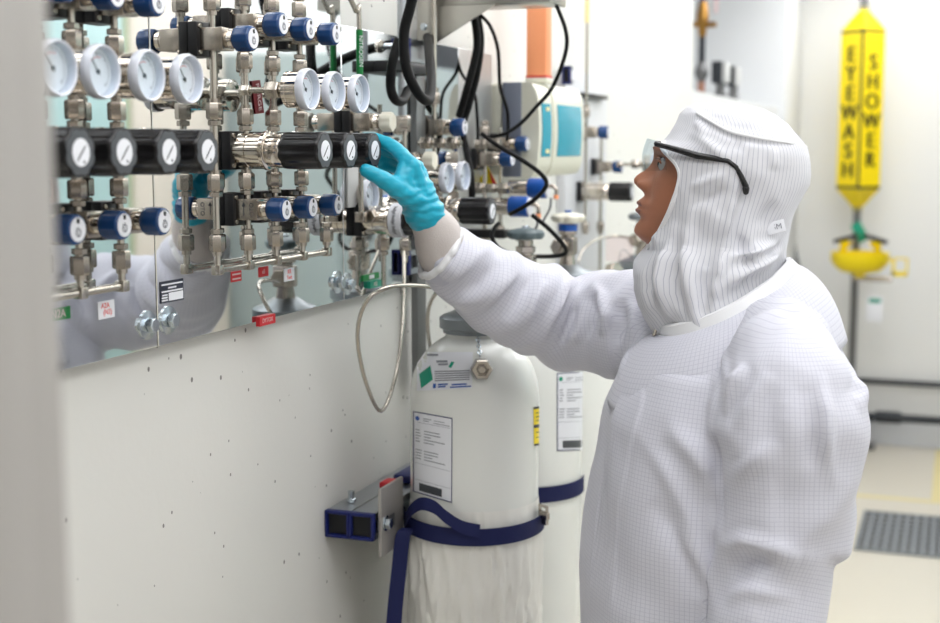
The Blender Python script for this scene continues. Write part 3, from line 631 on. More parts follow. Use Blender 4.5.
# ------------------------------------------------------------------ the distant station
ya, yb = tx(565, PAN), tx(606, PAN)
t = thing('mounting_plate', (PAN, (ya+yb)/2, 1.3), 'distant grey mounting plate beyond the instrument box', 'plate')
obj('sheet', MB().box((WALL, ya, zx(585, 275, PAN)), (PAN, yb, zx(570, 70, PAN)), .002), M['farplate'], t)
obj('slot_bar', MB().box((PAN, tx(581, -.87), zx(590, 97, -.86)), (-.868, tx(606, -.87), zx(590, 93, -.86)), .001), M['blackm'], t)
put_v(YS, zx(598, 132, -.82), 'distant blue-knobbed valve, upper of the two on the grey plate')
put_v(YT, zx(614, 167, -.82), 'distant blue-knobbed valve, lower of the two beside the grey plate')
side_reg('distant black-knobbed regulator level with the worker\'s nose', 3.23, zx(610, 192, -.80))
g = copy_tree(G0, (-.825+.0905-.06, 3.28, zx(594, 165, -.82))); g['label'] = 'distant gauge between the two distant blue valves'
line('distant steel tube with yellow upper sleeve on the grey plate', YS, zx(583, 230), 2.66, [(zx(585, 112), 1), (zx(583, 227), -1)])
o = line('distant thin steel tube right of the grey plate', YT, zx(597, 285), zx(599, 128), [(zx(597, 227), -1)])
p = atX(587, 10, TX); tag(obj('tube_sleeve', MB().cyl((TX, YS, p.z-.03), (TX, YS, p.z+.05), .0062, n=14), M['yline']), 'pale yellow sleeve on the distant steel tube', 'label')
pig('distant thin pigtail arching right from the white handwheel valve', [Q(578, 262, 3.0), Q(583, 250, 3.05), Q(596, 240, 3.1), Q(614, 236, 3.15), Q(630, 238, 3.15)], .0032)
# ------------------------------------------------------------------ gas cylinders
def rprof(z, ztop, r, hs=.10, rn=.045):
    """radius of a cylinder shell whose domed shoulder ends at ztop"""
    if z <= ztop-hs: return r
    u = (z-(ztop-hs))/hs; return max(rn, r*math.sqrt(max(0, 1-u*u*.92)))
def surf(px, py, c, f, off):
    """point of the round shell c, radius f(z), seen at px, py"""
    r = ray(px, py); ro = V((CAM.x-c.x, CAM.y-c.y, 0)); t = (c.y-.25)/r.y
    best = None
    for i in range(900):
        q = CAM+r*t; d = math.hypot(q.x-c.x, q.y-c.y)
        if d <= f(q.z)+off: best = q; break
        t += .0006
    if best is None:   # grazing: nearest approach
        t = -(ro.x*r.x+ro.y*r.y)/(r.x**2+r.y**2); best = CAM+r*t
    n = V((best.x-c.x, best.y-c.y, 0)).normalized()
    return V((c.x, c.y, best.z))+n*(f(best.z)+off)
def quad(corners, c, f, off, nu=10, nv=10, u0=0, u1=1, v0=0, v1=1):
    a, b, d, e = [V((*p, 0)) for p in corners]      # top-left, top-right, bottom-right, bottom-left
    rows = []
    for i in range(nv+1):
        v = v0+(v1-v0)*i/nv; row = []
        for j in range(nu+1):
            u = u0+(u1-u0)*j/nu; p = (a*(1-u)+b*u)*(1-v)+(e*(1-u)+d*u)*v
            row.append(surf(p.x, p.y, c, f, off))
        rows.append(row)
    return rows
def cylinder(label, X, Y, ztop, r, wheel, wheelm, open_lbl=None):
    c = V((X, Y, 0)); t = thing('gas_cylinder', c, label, 'cylinder')
    f = lambda z: rprof(z, ztop, r)
    prof = [(r*.9, .0), (r, .012)]+[(r, z) for z in np.linspace(.1, ztop-.1, 12)]+[(f(ztop-.10*(1-math.sin(a))), ztop-.10*(1-math.sin(a))) for a in np.linspace(.1, PI/2, 12)]
    obj('shell', MB().lathe(prof, c, (0, 0, 1), 64), M['whitecyl'], t)
    obj('neck_collar', MB().lathe([(.050, 0), (.050, .006), (.0555, .008), (.0555, .024), (.050, .028), (.036, .033), (.022, .042)], c+V((0, 0, ztop)), (0, 0, 1), 40), M['cast'], t)
    zz = ztop+.040; v = c+V((0, 0, zz))
    obj('valve_body', MB().cyl(v, v+V((0, 0, .02)), .017, .014).box(v+V((-.017, -.014, .02)), v+V((.017, .014, .056)), .003).cyl(v+V((0, 0, .056)), v+V((0, 0, .082)), .0135, n=20).hexn(v+V((0, 0, .066)), (0, 0, 1), .018, .012), M['steel'], t)
    obj('valve_outlet', MB().cyl(v+V((0, 0, .038)), v+V((-.012, -.045, .038)), .011, n=20).hexn(v+V((-.009, -.034, .038)), V((-.012, -.045, 0)), .016, .016), M['steel'], t)
    w = MB().lathe([(.012, 0), (.030, .001), (.034, .006), (.034, .012), (.030, .016), (.016, .019), (.010, .020)], v+V((0, 0, .084)), (0, 0, 1), 60, fl(6, .14))
    hw = obj('handwheel', w, M[wheelm], t)
    obj('wheel_nut', MB().hexn(v+V((0, 0, .105)), (0, 0, 1), .007, .006), M['bluebright'] if wheelm == 'ivory' else M['bolt'], hw)
    return t, c, f
def print_lines(name, corners, c, f, spec, m, parent, off):
    mb = MB()
    for u0, u1, v0, v1 in spec: mb.grid(quad(corners, c, f, off, 8, 1, u0, u1, v0, v1))
    return obj(name, mb, m, parent, recalc=False)
def data_label(cn, corners, c, f, cyl, logo):
    lb = obj('data_label', MB().grid(quad(corners, c, f, .0006)), M['label'], cyl, recalc=False)
    B = .022
    print_lines('border', corners, c, f, [(0, 1, 0, .012), (0, 1, .988, 1), (0, B, 0, 1), (1-B, 1, 0, 1)], M['bluecap'], lb, .0010)
    sp = [(.12, .95, .125, .129), (.05, .95, .63, .634), (.05, .95, .835, .839), (.26, .46, .065, .075), (.26, .40, .09, .10), (.52, .80, .07, .078), (.52, .93, .10, .108)]
    rnd = random.Random(3)
    for v in (.215, .25, .285, .32, .355, .46, .495, .53, .565):
        sp.append((.07, .07+rnd.uniform(.08, .16), v, v+.011)); sp.append((.28, .28+rnd.uniform(.15, .6), v+.002, v+.013))
    print_lines('print', corners, c, f, sp, M['fade'], lb, .0010)
    print_lines('barcode_patch', corners, c, f, [(.16, .74, .87, .965)], M['knobface'], lb, .0010)
    a_, b_, d_, e_ = [V((*p, 0)) for p in corners]; lg = []
    for rad in (.001, .055):
        lg.append([surf(*((a_*(1-u)+b_*u)*(1-v)+(e_*(1-u)+d_*u)*v).to_2d(), c, f, .0011) for u, v in [(.11+rad*math.cos(2*PI*k/20), .08+rad*.5*math.sin(2*PI*k/20)) for k in range(20)]])
    obj('logo', MB().rings(lg, False, False), M[logo], lb)
C1 = (-.7165, 2.00)
zt1 = atY(475, 332, C1[1]).z
t1, c1, f1 = cylinder('large white gas cylinder with blue strap and film-wrapped lower half', C1[0], C1[1], zt1, .1030, 1, 'wheel')
data_label('data_label', [(413, 411), (452.5, 418), (452, 503), (413, 491.5)], c1, f1, t1, 'bluebright')
sq = [(417, 352), (473, 352), (472, 388), (417, 391)]
lb = obj('hazard_label', MB().grid(quad(sq, c1, f1, .0006)), M['label'], t1, recalc=False)
obj('diamond', MB().grid(quad([(419.2, 374), (430.5, 365.3), (433, 379.5), (421.2, 388.5)], c1, f1, .0010, 6, 6)), M['teal'], lb, recalc=False)
obj('green_mark', MB().grid(quad([(451.5, 361.5), (454.5, 362), (451.2, 368), (448.4, 367)], c1, f1, .0010, 3, 3)), M['teal'], lb, recalc=False)
print_lines('print', sq, c1, f1, [(.32, .95, v, v+.03) for v in (.50, .56, .62, .68, .74)]+[(.18, .38, .05, .10), (.35, .55, .22, .28), (.38, .56, .30, .35)], M['fade'], lb, .0010)
print_lines('blue_print', sq, c1, f1, [(.29, .345, .83, .95), (.38, .56, .84, .88), (.38, .52, .90, .94), (.63, .90, .86, .90), (.60, .98, .93, .965)], M['bluebright'], lb, .0011)
yl = [(533.5, 407), (541, 406), (541, 445), (534, 446)]
lb = obj('warning_label', MB().grid(quad(yl, c1, f1, .0006, 4)), M['yellow'], t1, recalc=False)
print_lines('print', yl, c1, f1, [(0, 1, 0, .06), (0, 1, .46, .54), (0, 1, .95, 1), (.3, .8, .15, .17), (.3, .9, .25, .27), (.3, .7, .35, .37), (.3, .8, .65, .67), (.3, .9, .78, .80)], M['navy'], lb, .0010)
# film round the lower half
zf = surf(475, 520, c1, f1, .002).z+.012
rows = []
rnd = random.Random(5)
for i in range(90):
    z = .02+(zf-.02)*i/89; row = []
    for k in range(160):
        a = 2*PI*k/160; p = V((math.cos(a)*1.6, math.sin(a)*1.6, z*2.6))
        d = .004*abs(noise.noise(p*4.1))+.006*abs(noise.noise(V((p.x*2+z*5, p.y*2, p.z*.8))*2.6))+.003*abs(noise.noise(V((p.x*6-z*9, p.y*6, p.z*2))*2))
        w_ = min(1, (zf-z)/.05)
        r = .1036+d*w_*1.5
        row.append(V((c1.x+r*math.cos(a), c1.y+r*math.sin(a), z)))
    rows.append(row)
obj('film_wrap', MB().rings(rows, False, False), M['bag'], t1)
# outlet cap hanging on a chain
hp_ = surf(481.5, 369, c1, f1, .012)
nrm = V((hp_.x-c1.x, hp_.y-c1.y, 0)).normalized()
t = thing('outlet_cap', hp_, 'hexagonal steel outlet cap hanging on a chain on the strapped cylinder', 'cap')
obj('cap', MB().lathe([(.0150, -.011), (.0165, -.009), (.0165, .006), (.0150, .008), (.0105, .008), (.0105, .002), (.008, .002), (.008, .006), (.005, .0075)], hp_, nrm, 6), M['steel'], t, ang=25)
ch = MB(); p0 = hp_+V((0, 0, .016)); p1 = V((c1.x, c1.y, zt1+.02))+nrm*.056
for i in range(12):
    a = p0.lerp(p1, i/12); a.z = p0.z+(p1.z-p0.z)*i/12
    n_ = V((a.x-c1.x, a.y-c1.y, 0)).normalized(); rr = max(f1(a.z)+.004, 0.0); q = V((c1.x, c1.y, a.z))+n_*rr
    b_ = p0.lerp(p1, (i+1)/12); b_.z = p0.z+(p1.z-p0.z)*(i+1)/12
    n2 = V((b_.x-c1.x, b_.y-c1.y, 0)).normalized(); q2 = V((c1.x, c1.y, b_.z))+n2*(f1(b_.z)+.004)
    d = (q2-q); tg = n_.cross(d).normalized(); side = tg if i % 2 else n_
    L = d.length*.62; mid = (q+q2)/2; dd = d.normalized()
    loop = [mid+dd*L*math.cos(k*PI/6)+side*.0028*math.sin(k*PI/6) for k in range(13)]
    ch.tube(loop, .0007, 6)
obj('chain', ch, M['bolt'], t)
# cylinders behind
t2, c2, f2 = cylinder('white gas cylinder with data label half hidden behind the worker', -.722, 2.285, zt1+.005, .1030, 1, 'wheel')
data_label('data_label', [(557, 373), (592, 371), (592, 450), (557, 451)], c2, f2, t2, 'teal')
t3, c3, f3 = cylinder('white gas cylinder with white handwheel and blue collar, third in the row', -.722, 2.56, zt1+.02, .1030, 1, 'ivory')
obj('valve_collar', MB().cyl(c3+V((0, 0, zt1+.128)), c3+V((0, 0, zt1+.141)), .019, n=24), M['bluebright'], t3)
t4, c4, f4 = cylinder('white gas cylinder farthest along the wall, by the hanging clear bag', -.722, 3.22, zt1-.01, .1030, 1, 'cast')
p = atY(614, 271, 3.02)
t = thing('outlet_cap', p, 'distant steel outlet cap hanging left of the worker\'s chin', 'cap')
obj('cap', MB().hexn(p, (1, -.5, .4), .021, .026), M['steel'], t)
obj('chain', MB().tube([p+V((.008, 0, .012)), p+V((.02, 0, .05)), V((c4.x+.0, c4.y-.06, zt1+.02))], .0012, 6, 5), M['bolt'], t)
a, b = atY(606, 236, 3.0), atY(633, 262, 3.0)
tag(obj('document_bag', MB().box((a.x, 3.0, b.z), (b.x, 3.004, a.z), .001), M['pvc']), 'clear plastic bag hanging left of the worker\'s chin', 'bag')
# strap on the front cylinder
def band(c, r, z0, tilt, a0, a1, w, label, buckle=None):
    rows = []
    n = 60
    for i in range(n+1):
        a = a0+(a1-a0)*i/n; d = V((math.cos(a), math.sin(a), 0)); z = z0+tilt*math.sin(a-a0)
        rows.append([V((c.x, c.y, z+w/2))+d*(r+.0018), V((c.x, c.y, z-w/2))+d*(r+.0018), V((c.x, c.y, z-w/2))+d*r, V((c.x, c.y, z+w/2))+d*r])
    return MB().rings(rows)
view1 = math.atan2(CAM.y-c1.y, CAM.x-c1.x)
zs1 = surf(475, 534, c1, f1, .004).z; wS = .027
t = thing('tie_down_strap', (c1.x, c1.y, zs1), 'dark blue webbing strap round the front cylinder with a hanging tail', 'strap')
obj('webbing', band(c1, .1125, zs1, -.004, view1-1.62, view1+1.35, wS, ''), M['strap'], t)
pt = lambda px, py, off: surf(px, py, c1, f1, off)
Lp = [pt(405, 524, .012), pt(409, 513, .018), pt(420, 504, .022), pt(434, 507, .022), pt(446, 517, .020), pt(462, 527, .016), pt(480, 531, .0125)]
obj('loop', MB().ribbon(Lp, (0, .12, 1), .020, .0016, 6), M['strap'], t)
tl = [pt(410, 528, .013), atX(403, 536, -.80), atX(399, 570, -.803), atX(394, 622, -.806), atX(391, 700, -.806), atX(388, 820, -.806)]
obj('tail', MB().ribbon(tl, V((1, .35, 0)), .024, .0016, 5), M['strap'], t)
p = pt(541, 514, .010)
bk = obj('buckle', MB().obox(p+V((.006, -.004, 0)), ((.8, -.6, 0), (.6, .8, 0), (0, 0, 1)), (.011, .004, .006), .0015).obox(p+V((.004, -.002, .014)), ((.8, -.6, 0), (.6, .8, 0), (0, 0, 1)), (.009, .002, .0015)).obox(p+V((-.003, .003, .008)), ((.8, -.6, 0), (.6, .8, 0), (0, 0, 1)), (.0015, .002, .008)).obox(p+V((.012, -.008, .008)), ((.8, -.6, 0), (.6, .8, 0), (0, 0, 1)), (.0015, .002, .008)).obox(p+V((.008, -.006, -.010)), ((.8, -.6, 0), (.6, .8, 0), (0, 0, 1)), (.006, .003, .005), .001), M['steel'], t)
view2 = math.atan2(CAM.y-c2.y, CAM.x-c2.x)
zs2 = surf(545, 495, c2, f2, .004).z
tag(obj('tie_down_strap', band(c2, .1060, zs2, .0, view2-1.5, view2+1.5, .028, ''), M['strap']), 'blue webbing strap round the half hidden second cylinder', 'strap')
# bracket plate on the rail
xb = WALL+.086; a = atX(377.5, 489, xb); b = atX(377.5, 558, xb)
t = thing('cylinder_bracket', (xb, a.y+.06, b.z), 'bead-blasted steel bracket plate bolted to the rail left of the front cylinder', 'bracket')
ye_ = a.y+.088
obj('plate', MB().box((xb, a.y, b.z), (xb+.006, ye_, a.z), .002), M['plate'], t)
p = atX(385.5, 523, xb+.006)
obj('bolt', MB().lathe([(.012, 0), (.012, .002), (.008, .002)], p, (1, 0, 0), 20).hexn(p+V((.006, 0, 0)), (1, 0, 0), .009, .008), M['bolt'], t)
obj('slot', MB().box((xb+.0055, p.y+.006, p.z-.012), (xb+.0064, p.y+.035, p.z+.008), .0), M['dark_steel'], t)
p = atX(386, 480, -.862); q = atX(395, 477, -.862)
tag(obj('rail_clip', MB().box((-.875, p.y, RZ+.0215), (-.855, p.y+.035, RZ+.034), .003), M['red']), 'small red clip on top of the wall rail', 'clip')
tag(obj('rail_clip', MB().box((-.872, p.y+.05, RZ+.0215), (-.835, p.y+.12, RZ+.036), .004), M['bluecap']), 'small blue clip on top of the wall rail', 'clip')
p = atX(340, 507, -.88)
tag(obj('rail_bolt', MB().hexn((-.884, p.y+.05, RZ+.0250), (0, 0, 1), .008, .007).cyl((-.884, p.y+.05, RZ+.0285), (-.884, p.y+.05, RZ+.040), .005, n=14), M['bolt']), 'zinc bolt standing on the wall rail near its blue end caps', 'bolt')

# ------------------------------------------------------------------ ledge pipework
yp_ = 5.9
a = atY(703, 0, yp_); xq = a.x; zL = LEDGE
zof = lambda py: atY(703, py, yp_).z
t = thing('water_pipe', (xq, yp_, zL), 'vertical pipe with brass valve standing on the white ledge', 'pipe')
obj('copper_stub', MB().cyl((xq, yp_, zL), (xq, yp_, zof(80)), .016, n=18), M['pinkcu'], t)
obj('union', MB().lathe([(.016, 0), (.018, .01), (.030, .03), (.030, .05), (.018, .075), (.016, .085)], (xq, yp_, zof(82)), (0, 0, 1), 12), M['pipegrey'], t)
obj('black_pipe', MB().cyl((xq, yp_, zof(65)), (xq, yp_, zof(34)), .014, n=18), M['pipeblk'], t)
bv = obj('brass_valve', MB().lathe([(.015, 0), (.018, .02), (.019, .04), (.025, .06), (.028, .085), (.023, .12), (.018, .14), (.016, .15)], (xq, yp_, zof(37)), (0, 0, 1), 20).cyl((xq, yp_, zof(25)), (xq+.06, yp_-.01, zof(25)), .012, n=14).cyl((xq, yp_, zof(24)), (xq-.08, yp_, zof(24)), .013, n=14), M['brass'], t)
obj('blue_pipe', MB().cyl((xq, yp_, zof(15)), (xq, yp_, ZC), .016, n=18), M['blue'], t)
p = atY(716, 10, yp_); tag(obj('red_tag', MB().box((p.x-.010, yp_, atY(716, 13, yp_).z), (p.x+.010, yp_+.004, 2.6), .001), M['pale']), 'pale red strip hanging right of the brass valve', 'tag')
for px, y0, y1, w_, lab in ((719, 61, 83, 15, 'larger black solenoid box on the white ledge'), (732, 66, 86, 11, 'smaller black solenoid box on the white ledge')):
    yy = 5.75 if px < 725 else 6.1
    a, b = atY(px-w_/2, y0, yy), atY(px+w_/2, y1, yy)
    t = thing('solenoid_box', ((a.x+b.x)/2, yy, zL), lab, 'valve')
    m_ = a.x+(b.x-a.x)*.68
    obj('coil', MB().box((a.x, yy, b.z), (m_, yy+.10, a.z), .004), M['pipeblk'], t)
    obj('face', MB().box((m_, yy+.005, b.z+.004), (b.x, yy+.095, a.z-.004), .004), M['equipw'], t)
    obj('stem', MB().cyl(((a.x+b.x)/2, yy+.05, zL), ((a.x+b.x)/2, yy+.05, b.z+.002), .020, n=16).lathe([(.02, 0), (.032, .01), (.02, .02)], ((a.x+b.x)/2, yy+.05, zL+.01), (0, 0, 1), 16), M['pipegrey'], t)

# ------------------------------------------------------------------ eyewash shower
YE_ = 7.62; S0 = atY(861, 100, YE_); sx = S0.x; zy = lambda py: atY(860, py, YE_).z
t = thing('eyewash_station', (sx, YE_, 0), 'yellow eyewash and shower station on a grey pipe by the back wall', 'eyewash')
obj('pipe', MB().cyl((sx, YE_, 0), (sx, YE_, ZC), .021, n=20).lathe([(.07, 0), (.07, .012), (.03, .02)], (sx, YE_, 0), (0, 0, 1), 24), M['pipegrey'], t)
hd = .113; z0, z1, z2, z3 = zy(211), zy(189), zy(30), zy(7)
# sign: square tube set corner-on, turned so one corner faces the corridor
vd = (CAM-V((sx, YE_, EYE))).normalized(); vd.z = 0; vd.normalize(); rt = V((-vd.y, vd.x, 0))
rt = rt if rt.x > 0 else -rt
dirs = [vd, rt, -vd, -rt]
rr = []
for z, s in ((z0, .024), (z0+.02, .026), (z1, hd), (z2, hd), (z3-.02, .026), (z3, .024)): rr.append([V((sx, YE_, z))+d*s for d in dirs])
sg = obj('sign_sleeve', MB().rings(rr), M['yellow'], t, ang=20)
bd = MB()
for z in (z1+.01, z2-.01): bd.rings([[V((sx, YE_, zz))+d*(hd+.001) for d in dirs] for zz in (z-.007, z+.007)])
e0 = V((sx, YE_, 0))+vd*hd
bd.box((e0.x-.006, e0.y-.004, z1), (e0.x+.006, e0.y+.004, z2))
obj('border', bd, M['blk'], sg)
for word, side in (('EYEWASH', -1), ('SHOWER', 1)):
    fr = (rt*side+vd).normalized(); right = V((0, 0, 1)).cross(fr)
    mid = V((sx, YE_, 0))+(vd+rt*side)*hd/2+fr*.001
    mb = MB(); n = len(word); zt_, zb2 = zy(46 if side < 0 else 54), zy(180 if side < 0 else 170)
    for i, chx in enumerate(word):
        z = zt_+(zb2-zt_)*(i+.5)/n
        [mb.text(chx, .116, V((mid.x, mid.y, z))+right*dx, right, (0, 0, 1), .001) for dx in (-.005, 0, .005)]
    obj('lettering', mb, M['blk'], sg, ang=0)
zbz = zy(250)
br = .150; bx_ = sx+.035
obj('bowl', MB().lathe([(.02, -.135), (.03, -.12), (.05, -.11), (.10, -.10), (br-.02, -.075), (br, -.045), (br+.002, .0), (br-.008, .0), (br-.014, -.05), (.05, -.09), (.02, -.095)], (bx_, YE_-.17, zbz), (0, 0, 1), 48), M['yellow'], t)
obj('arm', MB().cyl((sx, YE_, zbz-.10), (sx, YE_-.2, zbz-.10), .018, n=16).cyl((sx, YE_-.17, zbz-.14), (sx+.20, YE_-.17, zbz-.14), .014, n=14), M['steel'], t)
for s in (-1, 1):
    hx = bx_+s*.088; h_ = obj('spray_head', MB().lathe([(.014, -.04), (.018, .0), (.036, .035), (.040, .045)], (hx, YE_-.17, zbz+.02), (-s*.25, 0, 1), 20), M['yellow'], t)
    obj('dust_cap', MB().obox((hx-s*.012, YE_-.17, zbz+.074), ((1, 0, -s*.3), (0, 1, 0), (s*.3, 0, 1)), (.062, .040, .009), .003), M['blk'], h_)
hx = sx+.235
ph = MB().box((hx-.035, YE_-.19, zbz-.03), (hx+.045, YE_-.18, zbz-.022)).box((hx-.035, YE_-.19, zbz-.12), (hx+.045, YE_-.18, zbz-.095)).box((hx+.035, YE_-.19, zbz-.12), (hx+.045, YE_-.18, zbz-.022)).box((hx-.035, YE_-.19, zbz-.12), (hx-.02, YE_-.18, zbz-.022)).box((hx-.09, YE_-.188, zbz-.045), (hx-.03, YE_-.18, zbz-.03))
obj('push_handle', ph, M['yellow'], t)
p = atY(860, 232, YE_-.06)
tag(obj('inspection_tag', MB().obox(p, ((.85, 0, .5), (0, 1, 0), (-.5, 0, .85)), (.028, .002, .055), .001), M['teal']), 'small teal tag hanging on the eyewash pipe above the bowl', 'tag')
a, b = atY(867, 296, YE_-.2), atY(882, 322, YE_-.2)
o = tag(obj('inspection_tag', MB().box((a.x, YE_-.2, b.z), (b.x, YE_-.197, a.z), .001).cyl(((a.x+b.x)/2, YE_-.198, a.z), ((a.x+b.x)/2, YE_-.18, zbz-.13), .002, n=8), M['label']), 'white inspection tag with teal stripe hanging below the eyewash bowl', 'tag')
obj('stripe', MB().box((a.x+.01, YE_-.2012, a.z-.035), (b.x-.01, YE_-.2, a.z-.012)), M['teal'], o)
# pipes along the back wall
z = atY(900, 384, YB-.08).z
tag(obj('wall_pipe', MB().cyl((-.30-.4, YB-.04, z), (XR-.02, YB-.04, z), .016, n=16), M['pipeblk']), 'thin dark pipe along the back wall, upper of two', 'pipe')
z = atY(900, 419, YB-.12).z
t = thing('wall_pipe', (.1, YB-.10, z), 'thick black pipe low along the back wall with elbow and valve', 'pipe')
obj('pipe', MB().tube([(-.55, YB-.10, z-.012), (-.42, YB-.10, z-.012), (-.38, YB-.10, z), (.96, YB-.10, z)], .024, 16, 4), M['pipeblk'], t)
obj('coupling', MB().cyl((-.40, YB-.10, z+.002), (-.26, YB-.10, z+.002), .034, n=20), M['pipeblk'], t)
p = atZ(867, 445, 0)
tag(obj('pipe_foot', MB().box((p.x-.12, YB-.20, 0), (p.x+.05, YB-.08, .035), .012), M['pipegrey']), 'grey floor foot below the thick black pipe', 'foot')
a = atY(786, 150, YB-.03)
tag(obj('wall_cable', MB().tube([(a.x+.06, YB-.03, 2.7), (a.x+.05, YB-.03, 1.9), (a.x+.03, YB-.03, 1.5), (a.x+.06, YB-.05, 1.15), (a.x+.12, YB-.06, .92)], .011, 10, 6), M['greycable']), 'grey cable running down the back wall beside the column', 'cable')
p = atY(801, 290, YB-.3); tag(obj('hose_end', MB().tube([p+V((-.05, 0, .05)), p, p+V((.03, 0, -.10)), p+V((.03, 0, -.5))], .03, 12, 4), M['pipeblk']), 'black hose end just behind the worker\'s shoulder', 'hose')
# floor grate and yellow tape
gx0, gx1, gy0, gy1 = -.355, .45, 5.78, 6.40
t = thing('floor_grate', ((gx0+gx1)/2, (gy0+gy1)/2, 0), 'rectangular grey steel floor drain grate', 'grate')
obj('pan', MB().box((gx0, gy0, .0002), (gx1, gy1, .002)), M['pit'], t)
m = MB()
for i in range(22): x = gx0+(gx1-gx0)*i/21; m.box((x-.007, gy0, .002), (x+.007, gy1, .010))
for i in range(9): y = gy0+(gy1-gy0)*i/8; m.box((gx0-.006, y-.010, .002), (gx1+.006, y+.010, .012))
obj('bars', m, M['grate'], t)
y = atZ(900, 499, 0).y
tag(obj('floor_tape', MB().box((-.9, y-.025, .0002), (.95, y+.025, .0012)), M['yline']), 'pale yellow tape line across the floor beyond the grate', 'tape')
a = atZ(938, 470, 0); tag(obj('floor_tape', MB().box((a.x-.02, y+.03, .0002), (a.x+.03, YB-.05, .0012)), M['yline']), 'pale yellow tape line running to the back wall at the right edge', 'tape')
# ------------------------------------------------------------------ the worker
def remesh(mb, vox, sm=2, smf=.5):
    me = bpy.data.meshes.new('r'); bmesh.ops.recalc_face_normals(mb.bm, faces=mb.bm.faces); mb.bm.to_mesh(me); mb.bm.free()
    o = bpy.data.objects.new('r', me); COL.objects.link(o)
    a = o.modifiers.new('a', 'REMESH'); a.mode = 'VOXEL'; a.voxel_size = vox; a.adaptivity = 0
    if sm: b = o.modifiers.new('b', 'SMOOTH'); b.factor = smf; b.iterations = sm
    dg = bpy.context.evaluated_depsgraph_get(); out = bpy.data.meshes.new_from_object(o.evaluated_get(dg))
    bpy.data.objects.remove(o); bpy.data.meshes.remove(me); out.materials.clear(); return out
def getco(me):
    a = np.empty(len(me.vertices)*3); me.vertices.foreach_get('co', a); return a.reshape(-1, 3)
def getno(me):
    a = np.empty(len(me.vertices)*3); me.vertex_normals.foreach_get('vector', a); return a.reshape(-1, 3)
def setco(me, a): me.vertices.foreach_set('co', a.reshape(-1)); me.update()
def bvh(me): 
    return BVHTree.FromPolygons([v.co for v in me.vertices], [tuple(p.vertices) for p in me.polygons])
def seen(tree, px, py):
    r = ray(px, py).normalized(); h = tree.ray_cast(CAM, r)
    return h[0]
def fold(me, tree, pts, wid, hgt, sharp=1):
    """raise (or sink) a crease along a line over the cloth"""
    P = [seen(tree, *p) for p in pts]; P = [p for p in P if p is not None]
    if len(P) < 2: return
    P = spline(P, 6); co = getco(me); no = getno(me); L = np.array(P)
    lo, hi = L.min(0)-wid*3, L.max(0)+wid*3
    ix = np.where(np.all((co > lo) & (co < hi), axis=1))[0]
    if not len(ix): return
    c = co[ix]; best = np.full(len(ix), 1e9); tb = np.zeros(len(ix))
    n = len(L)-1
    for i in range(n):
        a, b = L[i], L[i+1]; ab = b-a; t = np.clip(((c-a)@ab)/(ab@ab+1e-12), 0, 1)
        d = np.linalg.norm(c-(a+t[:, None]*ab), axis=1); m = d < best; best[m] = d[m]; tb[m] = (i+t[m])/n
    w = hgt*np.exp(-(best/wid)**2)*np.minimum(1, np.minimum(tb, 1-tb)*(2.8 if sharp == 2 else 6)+.15*(sharp < 1))
    co[ix] = c+no[ix]*w[:, None]; setco(me, co)
def attach_uv(me, uv):
    a = me.attributes.new('cuv', 'FLOAT_VECTOR', 'POINT'); a.data.foreach_set('vector', np.ascontiguousarray(uv, dtype=np.float32).reshape(-1))

HY = 1.80
HC = atY(718, 165, HY)
PF = V((-.988, -.155, 0)).normalized(); PL = V((-PF.y*-1, 0, 0)); PL = V((PF.y*-1, PF.x, 0)).normalized()   # forward, and his left (towards the camera)
if PL.y > 0: PL = -PL
ZUP = V((0, 0, 1))
def hw(p, l, u): return HC+PF*p+PL*l+ZUP*u
def hp(px, py, lat=0):
    r = ray(px, py); o = CAM-HC-PL*lat; t = -o.dot(PL)/r.dot(PL); q = CAM+r*t-HC
    return q.dot(PF), q.z
TAU = math.radians(12.5); ct, st = math.cos(TAU), math.sin(TAU)
def hd_(a, l, h): return hw(a*ct-h*st, l, a*st+h*ct)
def lut(tab, x):
    if tab in (Ft, Bt, Wt) and x > .004: x = .004+(x-.004)*1.60
    xs = [t[0] for t in tab]; return float(np.interp(x, xs, [t[1] for t in tab]))
Ft = [(-.131, .035), (-.125, .058), (-.1203, .071), (-.112, .082), (-.10, .0835), (-.09, .083), (-.07, .084), (-.0563, .083), (-.04, .079), (-.022, .078), (-.012, .0805), (.004, .0870), (.013, .0805), (.024, .070), (.04, .062), (.065, .048), (.09, .034), (.11, .022), (.12, .012), (.126, .002)]
Bt = [(-.131, .02), (-.12, .03), (-.09, .05), (-.06, .078), (-.03, .094), (0, .102), (.03, .104), (.06, .099), (.09, .082), (.11, .059), (.12, .04), (.126, .002)]
Wt = [(-.131, .014), (-.125, .024), (-.115, .036), (-.10, .047), (-.08, .058), (-.06, .065), (-.04, .070), (-.02, .0735), (0, .0755), (.03, .0765), (.06, .0745), (.09, .066), (.11, .05), (.12, .034), (.126, .002)]
Nt = [(-.060, 0), (-.0563, .003), (-.0520, .0145), (-.047, .0225), (-.0415, .0250), (-.036, .0225), (-.026, .0130), (-.014, .0055), (-.004, .002), (.004, 0)]
G = lambda x, s: math.exp(-(x/s)**2)
